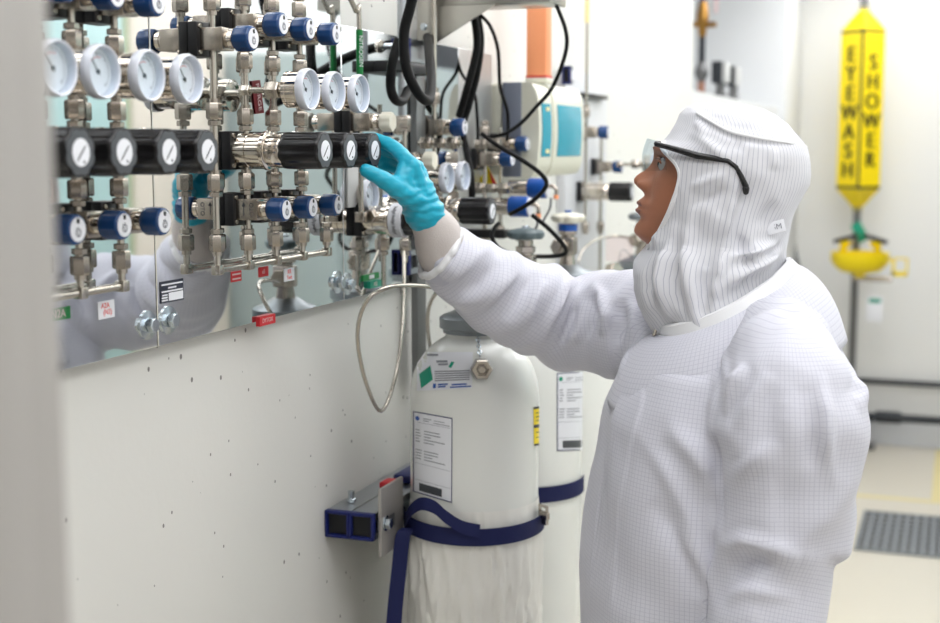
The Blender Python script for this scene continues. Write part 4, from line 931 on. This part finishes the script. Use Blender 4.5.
def headpt(th, h):
    F, B, W = lut(Ft, h), lut(Bt, h), lut(Wt, h)
    c, s = math.cos(th), math.sin(th)
    l = W*math.copysign(abs(s)**.92, s); a = (F*c**.80 if c > 0 else -B*(-c)**.95)
    if c > 0:
        al = abs(l)
        a += lut(Nt, h)*G(l, lut([(-.055, .0125), (-.045, .0125), (-.03, .0085), (0, .0075)], h))
        a += .0110*G(al-.0150, .0062)*G(h+.0480, .0080)          # alae
        a += .0085*G(h+.0710, .0068)*G(l, .021)                  # upper lip
        a += .0082*G(h+.0822, .0060)*G(l, .019)                  # lower lip
        a -= .0065*G(h+.0768, .0020)*G(l, .024)                  # mouth line
        a -= .003*G(h+.0905, .005)*G(l, .02)
        a += .0055*G(h+.1090, .013)*G(l, .020)                   # chin
        a -= .0095*G(h+.0120, .012)*G(al-.031, .014)             # eye sockets
        a += .0050*G(h-.0060, .007)*G(al-.027, .022)             # brow
        a += .0035*G(h+.036, .013)*G(al-.043, .016)              # cheekbone
        a -= .003*G(h+.061, .008)*G(al-.028, .009)
        a += .0035*G(h+.0165, .0035)*G(al-.031, .012)+.002*G(h+.024, .004)*G(al-.031, .012)
    return hd_(a, l, h)
body = MB(); hs = list(np.concatenate([np.linspace(-.131, -.02, 75), np.linspace(-.018, .0802, 50)]))
TH = [-PI+2*PI*i/168 for i in range(168)]
# denser towards the face
TH = [t-.45*math.sin(t) for t in TH]
body.rings([[headpt(t, h) for t in TH] for h in hs])
TCX, TCY = -.272, 1.79
FD = V((-.88, -.47, 0)).normalized(); RD = V((FD.y, -FD.x, 0))       # chest direction, his right
if RD.y < 0: RD = -RD
TC = lambda z: V((TCX, TCY, z))
def ell(z, d, w, off=0, e=.9):
    return [TC(z)+FD*off+FD*d*math.copysign(abs(math.cos(a))**e, math.cos(a))+RD*w*math.copysign(abs(math.sin(a))**e, math.sin(a)) for a in [2*PI*k/48 for k in range(48)]]
C = atY
RSH, RWR = C(676, 318, 1.90), C(420, 208, 1.735)
RARM = [C(650, 330, 1.90), C(612, 322, 1.935), C(567, 322, 1.945), C(525, 304, 1.88), C(486, 284, 1.83), C(456, 263, 1.797)]
RRAD = [.078, .072, .067, .062, .053, .044]
LARM = [C(778, 339, 1.70), C(786, 374, 1.63), C(791, 420, 1.62), C(786, 505, 1.62), C(772, 590, 1.60), C(755, 680, 1.56), C(742, 735, 1.54)]
LRAD = [.052, .074, .083, .078, .064, .054, .050]
# --- glove hand joints
def J(px, py, Y): return C(px, py, Y)
WR = J(421, 207, 1.738)
FING = {
    'index': ([J(412, 166, 1.712), J(394, 146.5, 1.722), J(377, 139, 1.724), J(364, 137.5, 1.718)], [.0115, .0098, .0088, .0072]),
    'middle': ([J(416, 168, 1.736), J(398, 153, 1.748), J(383, 149, 1.745), J(368, 148, 1.728)], [.0115, .0100, .0092, .0078]),
    'ring': ([J(419, 173, 1.757), J(402, 162, 1.766), J(387, 158, 1.757), J(372, 158, 1.734)], [.0110, .0095, .0088, .0075]),
    'little': ([J(421, 181, 1.774), J(406, 172, 1.780), J(394, 168, 1.768), J(382, 166, 1.750)], [.0100, .0085, .0076, .0066]),
    'thumb': ([J(416, 200, 1.722), J(398, 189, 1.690), J(381, 178, 1.672), J(366, 170.5, 1.667)], [.0185, .0142, .0118, .0092])}
def hand(mb, k):
    for nme, (p, r) in FING.items():
        mb.capsule(p, [x*k for x in r], 14)
        if nme != 'thumb': mb.capsule([WR.lerp(p[0], -.05), WR.lerp(p[0], .5), p[0]], [.0185*k, .0165*k, .0125*k], 14)
    mb.capsule([FING['thumb'][0][0], FING['thumb'][0][1].lerp(FING['index'][0][0], .45), FING['index'][0][0]], [.015*k, .0105*k, .0105*k], 14)
    mb.capsule([FING['thumb'][0][1], FING['index'][0][0].lerp(FING['index'][0][1], .30)], [.0125*k, .0095*k], 14)
    mb.capsule([WR, FING['thumb'][0][0], FING['thumb'][0][1]], [.021*k, .0185*k, .0125*k], 14)
    mb.capsule([WR.lerp(FING['middle'][0][0], .2), WR.lerp(FING['little'][0][0], .9)], [.017*k, .0125*k], 14)
    return mb
# --- the body itself: one continuous surface
NB = TC(1.46)
body.capsule([hd_(-.02, 0, -.075), hd_(-.045, 0, -.14), NB+V((0, 0, .0))], [.052, .050, .060])
body.rings([ell(z, d, w) for z, d, w in ((1.47, .05, .06), (1.44, .085, .13), (1.38, .105, .16), (1.25, .11, .155), (1.1, .105, .145), (.97, .11, .16), (.90, .09, .14))])
body.capsule([RSH, RARM[2], RARM[4], RARM[5], RARM[5].lerp(WR, .5), WR], [.050, .040, .034, .028, .022, .019])
body.capsule([LARM[0], LARM[2], LARM[3], LARM[5], LARM[6]], [.052, .046, .042, .034, .028])
LEGC = {}
for s in (-1, 1):
    hip = TC(.90)+RD*s*.09; kn = TC(.50)+RD*s*.10+FD*.02; an = TC(.09)+RD*s*.11
    LEGC[s] = (hip, kn, an); body.capsule([hip, kn, an], [.085, .058, .042]); body.capsule([an, an+FD*.10-V((0, 0, .03))], [.04, .034])
# left hand, relaxed below the frame
LW = LARM[-1]; dwn = (LARM[-1]-LARM[-2]).normalized()
LH = []
for i, (o1, L) in enumerate(((-.03, .075), (-.01, .085), (.012, .08), (.032, .062))):
    k0 = LW+dwn*.085+RD*o1; LH.append(([LW+dwn*.02+RD*o1*.4, k0, k0+dwn*L*.5+FD*.008, k0+dwn*L+FD*.022], [.016, .011, .009, .007]))
LH.append(([LW+dwn*.02, LW+dwn*.05+FD*.035, LW+dwn*.085+FD*.05, LW+dwn*.115+FD*.052], [.016, .013, .010, .008]))
for p, r in LH: body.capsule(p, [x*.85 for x in r], 12)
hand(body, .82)
bm_ = remesh(body, .0030, 1, .4)
person = thing('person', (TCX, TCY, 0), 'person in white hooded cleanroom coverall turning a regulator knob with a blue glove', 'person')
finish(bm_, 0); link('body', bm_, M['skin'], person)
# face details
for s in (-1, 1):
    e = hd_(.0640, s*.031, -.0135)
    eb = obj('eye', MB().lathe([(.0118*math.sin(a), -.0118*math.cos(a)) for a in np.linspace(.02, PI-.02, 16)], e, hd_(1, 0, 0)-hd_(0, 0, 0), 24), M['eye'], person)
    ax = (PF*ct+ZUP*st); obj('iris', MB().lathe([(.0055, .0100), (.0052, .0112), (.003, .0122), (.0001, .0124)], e, ax, 20), M['iris'], eb)
    rows = []
    pts = [hd_(.0865-.010*((i-3)/6)**2-.004*(i/6), s*(.013+.034*i/9), .0065+.0045*math.sin(PI*i/9)) for i in range(10)]
    obj('eyebrow', MB().tube(pts, [.0012, .0022, .0028, .003, .003, .0028, .0024, .002, .0014, .0008], 8), M['hair'], person)
    pts = [hd_(.0635+.0127*math.sin(PI*(.2+.6*i/8)), s*(.031+.0135*math.cos(PI*i/8)), -.0135+.0050*math.sin(PI*i/8)) for i in range(9)]
    obj('eyelid', MB().tube(pts, [.0008, .0016, .0024, .0028, .0030, .0028, .0024, .0016, .0008], 8), M['skin'], person)
# lips as a thin tinted layer following the face
for h0, h1, sg_ in ((-.0765, -.0700, 1), (-.0848, -.0772, -1)):
    rows = []
    for i in range(7):
        h = h0+(h1-h0)*i/6; row = []
        for k in range(21):
            q = (k-10)/10; th = q*.30*(1-.25*abs(i/6-.5)); p = headpt(th, h); row.append(p+PF*.0004)
        rows.append(row)
    obj('lip', MB().grid(rows), M['lip'], person)

# --- coverall
cv = MB()
cv.rings([ell(z, d, w, off) for z, d, w, off in ((1.480, .05, .06, -.02), (1.462, .085, .10, -.02), (1.44, .115, .150, -.01), (1.41, .140, .180, 0), (1.34, .146, .186, .022), (1.25, .148, .186, .036), (1.12, .150, .186, .046), (1.0, .152, .190, .044), (.90, .142, .186, .03), (.84, .12, .16, 0))])
cv.capsule([C(770, 336, 1.78), C(778, 344, 1.70), C(784, 376, 1.63)], [.044, .054, .068])
cv.capsule([C(764, 308, 1.88), C(786, 347, 1.73)], [.046, .058])
cv.capsule([C(694, 352, 1.84), RARM[0], RARM[1]], [.07, .074, .070])
cv.capsule(RARM, RRAD, 28)
cv.capsule(LARM, LRAD, 28)
cv.capsule([TC(1.33)-RD*.10, LARM[1].lerp(LARM[2], .3)], [.11, .080])
for s in (-1, 1): cv.capsule(list(LEGC[s]), [.115, .092, .078], 28)
cm = remesh(cv, .0046, 6, .5)
# cloth coordinates from the nearest limb
co = getco(cm)
bones = [(TC(1.5), TC(.8), .17, .17), (RARM[0], RARM[2], .07, .07), (RARM[2], RARM[5], .06, .055), (LARM[1], LARM[3], .08, .082), (LARM[3], LARM[6], .065, .062), (LEGC[-1][0], LEGC[-1][2], .09, .09), (LEGC[1][0], LEGC[1][2], .09, .09)]
best = np.full(len(co), 1e9); uv = np.zeros((len(co), 3)); rl_ = np.zeros(len(co), int)
for bi, (a, b, R, ru) in enumerate(bones):
    A, D = np.array(a), np.array(b-a); L = np.linalg.norm(D); D = D/L
    t = np.clip((co-A)@D, 0, L); q = co-(A+t[:, None]*D); d = np.linalg.norm(q, axis=1)/R
    u, v, w = basis(V(D)); an = np.arctan2(q@np.array(v), q@np.array(u)); m = d < best
    best[m] = d[m]; uv[m, 0] = an[m]*ru+10; uv[m, 1] = ((co-A)@D)[m]+10; rl_[m] = bi
# broad soft wrinkles
no = getno(cm); disp = np.zeros(len(co))
for i in range(len(co)):
    p = V(co[i]); bi = rl_[i]
    if bi in (1, 2):
        u_, v_ = uv[i, 0]-10, uv[i, 1]-10
        a = noise.noise(V((v_*17+u_*7, u_*5, bi*3.3))); disp[i] = .0115*(1-abs(a)*2.4)+.0045*noise.noise(V((v_*40, u_*14, 2)))
    elif bi in (3, 4):
        u_, v_ = uv[i, 0]-10, uv[i, 1]-10
        a = noise.noise(V((v_*9-u_*6, u_*5, bi*5.1))); disp[i] = .0115*(1-abs(a)*2.2)+.0035*noise.noise(V((v_*26, u_*12, 4)))
    else:
        a = noise.noise(V((p.x*6+p.z*2, p.y*6-p.z*1.5, p.z*4.5))); disp[i] = .0085*(1-abs(a)*2.2)+.0032*noise.noise(p*17)
ed = np.empty(len(cm.edges)*2, dtype=np.int32); cm.edges.foreach_get('vertices', ed); ed = ed.reshape(-1, 2)
deg = np.bincount(ed.ravel(), minlength=len(co)).astype(float)
for _ in range(7):
    acc = np.bincount(ed[:, 0], weights=disp[ed[:, 1]], minlength=len(co))+np.bincount(ed[:, 1], weights=disp[ed[:, 0]], minlength=len(co)); disp = .4*disp+.6*acc/np.maximum(deg, 1)
co = co+no*disp[:, None]; setco(cm, co)
tr = bvh(cm)
F_ = [
    ([(735, 300), (724, 335), (718, 375), (715, 415)], .006, -.006), ([(743, 300), (732, 335), (726, 375), (723, 415)], .007, .004),     # armhole seam
    ([(716, 410), (718, 450), (721, 500), (722, 545)], .008, -.006),                                                                      # arm against side
    ([(747, 366), (735, 385), (725, 415)], .010, .012), ([(770, 372), (752, 400), (738, 430)], .010, .008), ([(775, 440), (752, 462), (728, 482)], .010, .006),
    ([(725, 553), (745, 540), (770, 546), (800, 560)], .010, .013), ([(730, 575), (752, 560), (785, 575)], .009, -.009), ([(726, 600), (750, 590), (800, 600)], .010, .008),
    ([(821, 372), (825, 410), (826, 445), (834, 490)], .009, .011), ([(805, 385), (810, 430), (812, 470)], .011, -.007), ([(852, 384), (860, 392), (858, 410)], .012, .010),
    ([(664, 424), (690, 448), (706, 470), (716, 500)], .012, .010), ([(640, 440), (665, 470), (690, 520), (700, 570)], .013, .007),
    ([(650, 500), (680, 540), (700, 600)], .014, -.007), ([(676, 520), (700, 560), (712, 615)], .012, .008),
    ([(600, 335), (607, 318), (603, 298), (590, 284)], .007, .014), ([(618, 345), (622, 320), (618, 300)], .007, -.010), ([(632, 338), (634, 316), (630, 300)], .006, .007), ([(588, 340), (594, 318), (590, 296)], .006, -.009),
    ([(540, 345), (552, 315), (566, 290), (575, 278)], .008, .012), ([(556, 352), (570, 322), (578, 300)], .007, -.008), ([(520, 335), (532, 305), (545, 280)], .007, .009), ([(506, 322), (520, 296), (536, 272)], .007, -.008),
    ([(478, 310), (500, 288), (520, 268)], .009, .009), ([(462, 296), (482, 280), (500, 262)], .008, -.007), ([(446, 282), (462, 270), (480, 250)], .007, .008), ([(560, 350), (580, 330), (584, 300)], .008, .010),
]
for pts, w, h in F_: fold(cm, tr, pts, w, h, 2)
for off, h in ((-9, .0030), (-6, .0030), (-3, .0030), (0, .0030), (3, .0030), (6, .0030), (9, .0030), (12, .0030)):      # placket strip
    fold(cm, tr, [(646+off, 338), (630+off, 400), (613+off, 470), (604+off, 540), (600+off, 621)], .0042, h*.8, 0)
attach_uv(cm, uv); finish(cm, 0)
cover = link('coverall', cm, M['cover'], person)
def stitched(name, pts, r, m, parent, flat=.5, k=6):
    P = [seen(tr, *p) for p in pts]; P = [p-ray(*q).normalized()*r*.2 for p, q in zip(P, pts) if p is not None]
    return obj(name, MB().tube(P, r, 8, k), m, parent)
# gathered hem ring of the right sleeve
hc, hx = RARM[5], (RARM[5]-RARM[4]).normalized()
u_, v_, w_ = basis(hx); pts = []
for i in range(49):
    a = 2*PI*i/48; rr = .0405+.0010*math.sin(a*9)+.0008*math.sin(a*17); pts.append(hc+(u_*math.cos(a)+v_*math.sin(a))*rr+hx*.030)
obj('cuff_hem', MB().tube(pts, .0056, 10, 2), M['seam'], person)
obj('sleeve_opening', MB().cyl(hc+hx*.004, hc+hx*.032, .0435, .0405, 40), M['cover'], person)
# knitted cuff
rows = []; a0, a1 = hc-hx*.03, WR+(WR-hc).normalized()*.004
kp = [a0, hc+hx*.024, hc.lerp(WR, .55), hc.lerp(WR, .75), hc.lerp(WR, .9)]
kr = [.036, .0380, .0335, .0280, .0240]
obj('knit_cuff', MB().capsule(kp, kr, 40), M['knit'], person)
# gloves
gm = remesh(hand(MB(), 1.0).capsule([WR.lerp(hc, .12), WR, WR.lerp(FING['middle'][0][0], .4)], [.0285, .0275, .023], 28), .0017, 5, .5)
co = getco(gm); no = getno(gm); wd = (WR-FING['middle'][0][0]).normalized(); W0_ = np.array(WR)
for i in range(len(co)):
    p = V(co[i]); s_ = (p-WR).dot(wd)
    k = max(0, 1-abs(s_+.005)/.05); co[i] += no[i]*(.0010*k*math.sin(s_*520+noise.noise(p*60)*3)+.0007*noise.noise(V((p.x*90, p.y*90, p.z*220))))
setco(gm, co); finish(gm, 0); link('glove', gm, M['gskin'], person)
g2 = MB()
for p, r in LH: g2.capsule(p, r, 12)
g2.capsule([LW-dwn*.03, LW+dwn*.03], [.034, .03], 24)
gm = remesh(g2, .003, 3, .5); finish(gm, 0); link('glove', gm, M['gskin'], person)
for s in (-1, 1):
    an = LEGC[s][2]; b_ = MB().capsule([an+V((0, 0, .22)), an+V((0, 0, .02))], [.082, .062], 24).capsule([an-FD*.05-V((0, 0, .035)), an+FD*.08-V((0, 0, .04)), an+FD*.17-V((0, 0, .05))], [.05, .048, .036], 24)
    me = remesh(b_, .006, 4, .5); c_ = getco(me); c_[:, 2] = np.maximum(c_[:, 2], .0005); setco(me, c_); finish(me, 0); link('boot', me, M['boot'], person)

# --- hood
ROWS = [  # py, front px, back px, half width
    (104.8, 716, 728, .010), (106, 698, 750, .034), (109, 688, 764, .053), (115, 682, 777, .069), (124, 678, 789, .081), (134, 671, 798, .088), (141, 665, 804, .0915),
    (148, 663, 808.5, .094), (156, 672, 810.5, .0955), (164, 680, 811, .096), (174, 683, 810, .0955), (187, 680, 806, .094), (200, 675, 801, .092), (210, 671, 796, .090), (222, 665, 790, .088), (235, 658, 785, .087), (243, 652.5, 782, .087),
    (249, 648, 780, .088), (260, 643, 780, .091), (275, 638, 783, .096), (288, 637, 786, .100), (303, 642, 788, .104), (322, 655, 788, .106), (338, 668, 784, .100)]
NC = 120
def virt(py):    # how far the unopened front would reach
    a0, a1 = hp(665, 141, 0)[0], hp(648, 249, 0)[0]
    return lut([(141, a0), (148, .0835), (156, .0905), (164, .0945), (174, .0955), (187, .0955), (210, .0955), (235, a1+.001), (243, a1+.0005), (249, a1)], py)
rows = []; uvs = []; edgeL, edgeR = [], []
fine = []
for (a, b) in zip(ROWS, ROWS[1:]):
    n = 4
    for k in range(n):
        f = k/n; fine.append(tuple(x+(y-x)*f for x, y in zip(a, b)))
fine.append(ROWS[-1])
for py, fx, bx, W in fine:
    op = 141.5 < py < 248.5
    u = hp(720, py, 0)[1]
    b = hp(bx, py, 0)[0]
    if op:
        e = hp(fx, py, .06*math.sin(PI*(py-141.5)/107)**.5)[0]; A = max(virt(py), e+.0005); cc = min(.02, (A+b)/2); phi = math.acos(max(-1, min(1, (e-cc)/(A-cc))))
    else:
        A = hp(fx, py, 0)[0]; cc = (A+b)/2; phi = 0.004
    row = []; al = 0; prev = None
    for i in range(NC+1):
        th = min(max(2*PI*i/NC, phi), 2*PI-phi); c, s = math.cos(th), math.sin(th)
        p = cc+(A-cc)*math.copysign(abs(c)**.95, c) if c > 0 else cc+(cc-b)*math.copysign(abs(c)**.95, c)
        l = W*math.copysign(abs(s)**.93, s)
        q = hw(p, l, u); row.append(q)
        uvs.append((math.copysign(1, math.sin(th))*0+(th-PI)*.098+10, py*.00135, 0))
    rows.append(row)
    if op: edgeL.append(row[0]); edgeR.append(row[-1])
hb = MB(); HV = [[hb.bm.verts.new(p) for p in r] for r in rows]
for a_, b_ in zip(HV, HV[1:]):
    for i in range(NC):
        q4 = [a_[i], a_[i+1], b_[i+1], b_[i]]; q4 = [v for k_, v in enumerate(q4) if (v.co-q4[k_-1].co).length > 1e-5]
        if len(q4) > 2: hb.face(q4)
cap = hb.bm.verts.new(hw(hp(722, 104.4)[0], 0, hp(722, 104.4)[1])); hb.bm.verts.ensure_lookup_table()
top = [hb.bm.verts[i] for i in range(NC+1)]
for i in range(NC): hb.face((cap, top[i+1], top[i]))
hm = bpy.data.meshes.new('hood'); bmesh.ops.recalc_face_normals(hb.bm, faces=hb.bm.faces); hb.bm.to_mesh(hm); hb.bm.free()
attach_uv(hm, np.array(uvs+[(10, 0, 0)]))
co = getco(hm); no = getno(hm); cen = np.array(HC)
if np.mean(np.sum((co-cen)*no, axis=1)) < 0: no = -no
for i in range(len(co)):
    p = V(co[i]); q = p-HC
    lowk = min(1, max(0, (-.04-q.z)/.08)); amp = .0036+.006*lowk
    a = noise.noise(V((q.x*11+q.z*5, q.y*11+q.z*4, q.z*9))); co[i] += no[i]*(amp*(1-abs(a)*2.2)+.0020*noise.noise(p*34))
setco(hm, co); tr = bvh(hm)
HF = [([(696, 112), (729, 131), (769, 139), (809, 147)], .0040, .0035), ([(697, 116), (729, 136), (769, 144), (806, 152)], .004, -.0025),
      ([(753, 144), (745, 158), (736, 174)], .004, .004), ([(738, 176), (733, 205), (728, 232), (721, 257)], .005, .006), ([(744, 180), (738, 210), (734, 235)], .006, -.004),
      ([(779, 240), (758, 249), (742, 256), (724, 262)], .007, .010), ([(783, 250), (760, 262), (735, 278), (716, 296)], .008, .011), ([(780, 245), (765, 256), (740, 268)], .005, -.008),
      ([(730, 238), (718, 275), (712, 315)], .007, .009), ([(714, 232), (703, 280), (700, 320)], .006, -.007), ([(690, 190), (705, 182), (725, 172)], .006, .005), ([(692, 205), (712, 196), (728, 186)], .006, -.004),
      ([(692, 205), (684, 255), (696, 312)], .008, .008), ([(676, 220), (660, 275), (674, 322)], .007, .009), ([(660, 242), (648, 285), (664, 324)], .006, -.006), ([(684, 232), (675, 285), (688, 322)], .006, -.007),
      ([(735, 222), (746, 262), (742, 295)], .008, -.008), ([(690, 130), (715, 150), (730, 160)], .006, .004), ([(696, 120), (706, 138)], .005, .004), ([(740, 140), (735, 152)], .005, -.003), ([(770, 145), (775, 170)], .006, .003), ([(775, 200), (760, 228)], .008, -.005)]
for pts, w, h in HF: fold(hm, tr, pts, w, h*(1 if w < .0045 else 1.55), 0 if w < .0045 else 2)
tr = bvh(hm); finish(hm, 0); hood = link('hood', hm, M['hoodm'], person)
sd = hood.modifiers.new('thickness', 'SOLIDIFY'); sd.thickness = .0018; sd.offset = -1
# bound edge of the face opening, both cheeks
rim = [hw(hp(664, 141)[0], 0, hp(664, 141)[1])]
loop = [V(p) for p in edgeL]+[V(p) for p in edgeR[::-1]]
loop = loop[::2]+[loop[0]]
obj('face_binding', MB().tube(loop, .0036, 8, 3), M['seam'], person)
obj('crown_seam', MB().tube([seen(tr, *p) for p in ((697, 113), (712, 122), (729, 131), (750, 136), (769, 139.5), (790, 143), (806, 147))], .0022, 8, 5), M['seam'], hood)
# collar of the coverall round the hood
fr_, bk_ = hw(hp(664, 327)[0]+.006, 0, hp(664, 327)[1]), hw(hp(789, 264)[0]-.004, 0, hp(789, 264)[1])
mid = (fr_+bk_)/2; ax1 = (fr_-bk_)/2; pts = []
for i in range(64):
    a = 2*PI*i/64; sgg = math.sin(a)
    pts.append(mid+ax1*math.cos(a)+PL*.113*math.copysign(abs(sgg)**.9, sgg)-ZUP*.012*sgg*sgg)
rr = []
nn = PL.cross(ax1).normalized(); nn = nn if nn.z > 0 else -nn
for p in pts+[pts[0]]:
    o_ = (p-mid).normalized(); wv = .0025*noise.noise(p*26)
    rr.append([p+nn*.009-o_*.004+o_*wv, p+nn*.008+o_*(.003+wv), p-nn*.003+o_*(.007+wv), p-nn*.014+o_*(.011+wv), p-nn*.017+o_*.006, p-o_*.004-nn*.01])
col = obj('collar', MB().rings(rr, False, False), M['seam'], person)
yk = []; yuv = []
for i, p in enumerate(pts+[pts[0]]):
    o_ = (p-mid).normalized(); od = V((o_.x, o_.y, 0)).normalized(); row = []
    for k in range(22):
        q = k/21; wv = .004*noise.noise(p*13+V((0, 0, q*2)))*q+.003*math.sin(q*PI)
        row.append(p+nn*(-.004)+o_*.006+od*(.066*q+wv)-ZUP*(.020*q+.075*q*q)); yuv.append((i*.0105+10, q*.11+10, 0))
    yk.append(row)
ym = bpy.data.meshes.new('yoke'); yb = MB().grid(yk); yb.bm.to_mesh(ym); yb.bm.free(); attach_uv(ym, np.array(yuv)); finish(ym, 0); yoke = link('yoke', ym, M['cover'], person)
ys_ = yoke.modifiers.new('thickness', 'SOLIDIFY'); ys_.thickness = .0015
for px, py, m, r in ((671, 331, 'galv', .0042), (664, 329, 'steel', .0025)):
    p = hw(hp(px, py, .045)[0]+.010, .045, hp(px, py, .045)[1])
    obj('snap' if m == 'galv' else 'zipper_pull', MB().cyl(p, p+(PL*.8+PF*.6)*.004, r, n=18) if m == 'galv' else MB().tube([p, p+V((-.003, -.003, -.009))], .0024, 8), M[m], col)
p = seen(tr, 776, 227); lb = (CAM-p).normalized(); rg = lb.cross(ZUP).normalized()*-1; rg = ZUP.cross(lb).normalized(); n_ = lb
lo = obj('hood_label', MB().obox(p+n_*.0075, (rg*.93+n_*-.2+ZUP*.25, (ZUP*.95-rg*.25), n_), (.012, .008, .001), .0004), M['label'], hood)
obj('lettering', MB().text('GM', .010, p+n_*.0087, rg*.95+ZUP*.2, ZUP*.95-rg*.2, .0003), M['fade'], lo, ang=0)

# --- safety glasses
gl = bpy.data.objects.new('safety_glasses', None)
rows = []
for i in range(9):
    h = .0140-.043*i/8; row = []
    for k in range(33):
        l = -.074+.148*k/32; row.append(hd_(.0985-.034*abs(l/.074)**2.6-.004*(i/8)+.0035*math.sin(PI*i/8), l, h-.010*abs(l/.074)**3*(-1 if i > 4 else .2)-.004*(1-abs(l/.05) if abs(l) < .05 and i > 6 else 0)*-3*(i-6)/2*(abs(l) < .018)))
    rows.append(row)
le = obj('glasses_lens', MB().grid(rows), M['lens'], person)
for s in (1, -1):
    tp = [(656, 144), (668, 147), (682, 151), (697, 155.5), (715, 158.5), (728, 161), (736, 167), (741, 176), (746, 187)]
    lat = [.076, .082, .090, .097, .1005, .101, .100, .098, .096]
    P = []
    for (px, py), l in zip(tp, lat):
        p_, u__ = hp(px, py, l); P.append(hw(p_, s*l, u__))
    obj('glasses_temple', MB().tube(P, [.0034, .0036, .0042, .0044, .0036, .0030, .0030, .0034, .0040, .0034][:len(P)] , 10), M['blackp'], person)
    obj('temple_tip', MB().capsule([P[-1]-ZUP*.002, P[-1]-ZUP*.006], [.0045, .0038], 12), M['blackp'], person)
bpy.data.objects.remove(gl)

# ------------------------------------------------------------------ camera and light
cam = bpy.data.cameras.new('camera'); cam.sensor_width = 36; cam.lens = FOC/940*36; cam.clip_start = .05
cam.dof.use_dof = True; cam.dof.focus_distance = 1.74; cam.dof.aperture_fstop = 4.4
co_ = bpy.data.objects.new('camera', cam); COL.objects.link(co_); co_.location = CAM; co_.rotation_euler = (PI/2-PIT, 0, YAW); scene.camera = co_
wd_ = bpy.data.worlds.new('world'); scene.world = wd_; wd_.use_nodes = True; wd_.node_tree.nodes['Background'].inputs[0].default_value = (1, 1, 1, 1); wd_.node_tree.nodes['Background'].inputs[1].default_value = .3
vs = scene.view_settings; vs.view_transform = 'Standard'; vs.look = 'None'; vs.gamma = 1; vs.use_curve_mapping = False; vs.exposure = -0.20
cy_ = scene.cycles; cy_.use_denoising = True; cy_.max_bounces = 10; cy_.transparent_max_bounces = 12; cy_.caustics_reflective = False; cy_.caustics_refractive = False; cy_.sample_clamp_indirect = 6
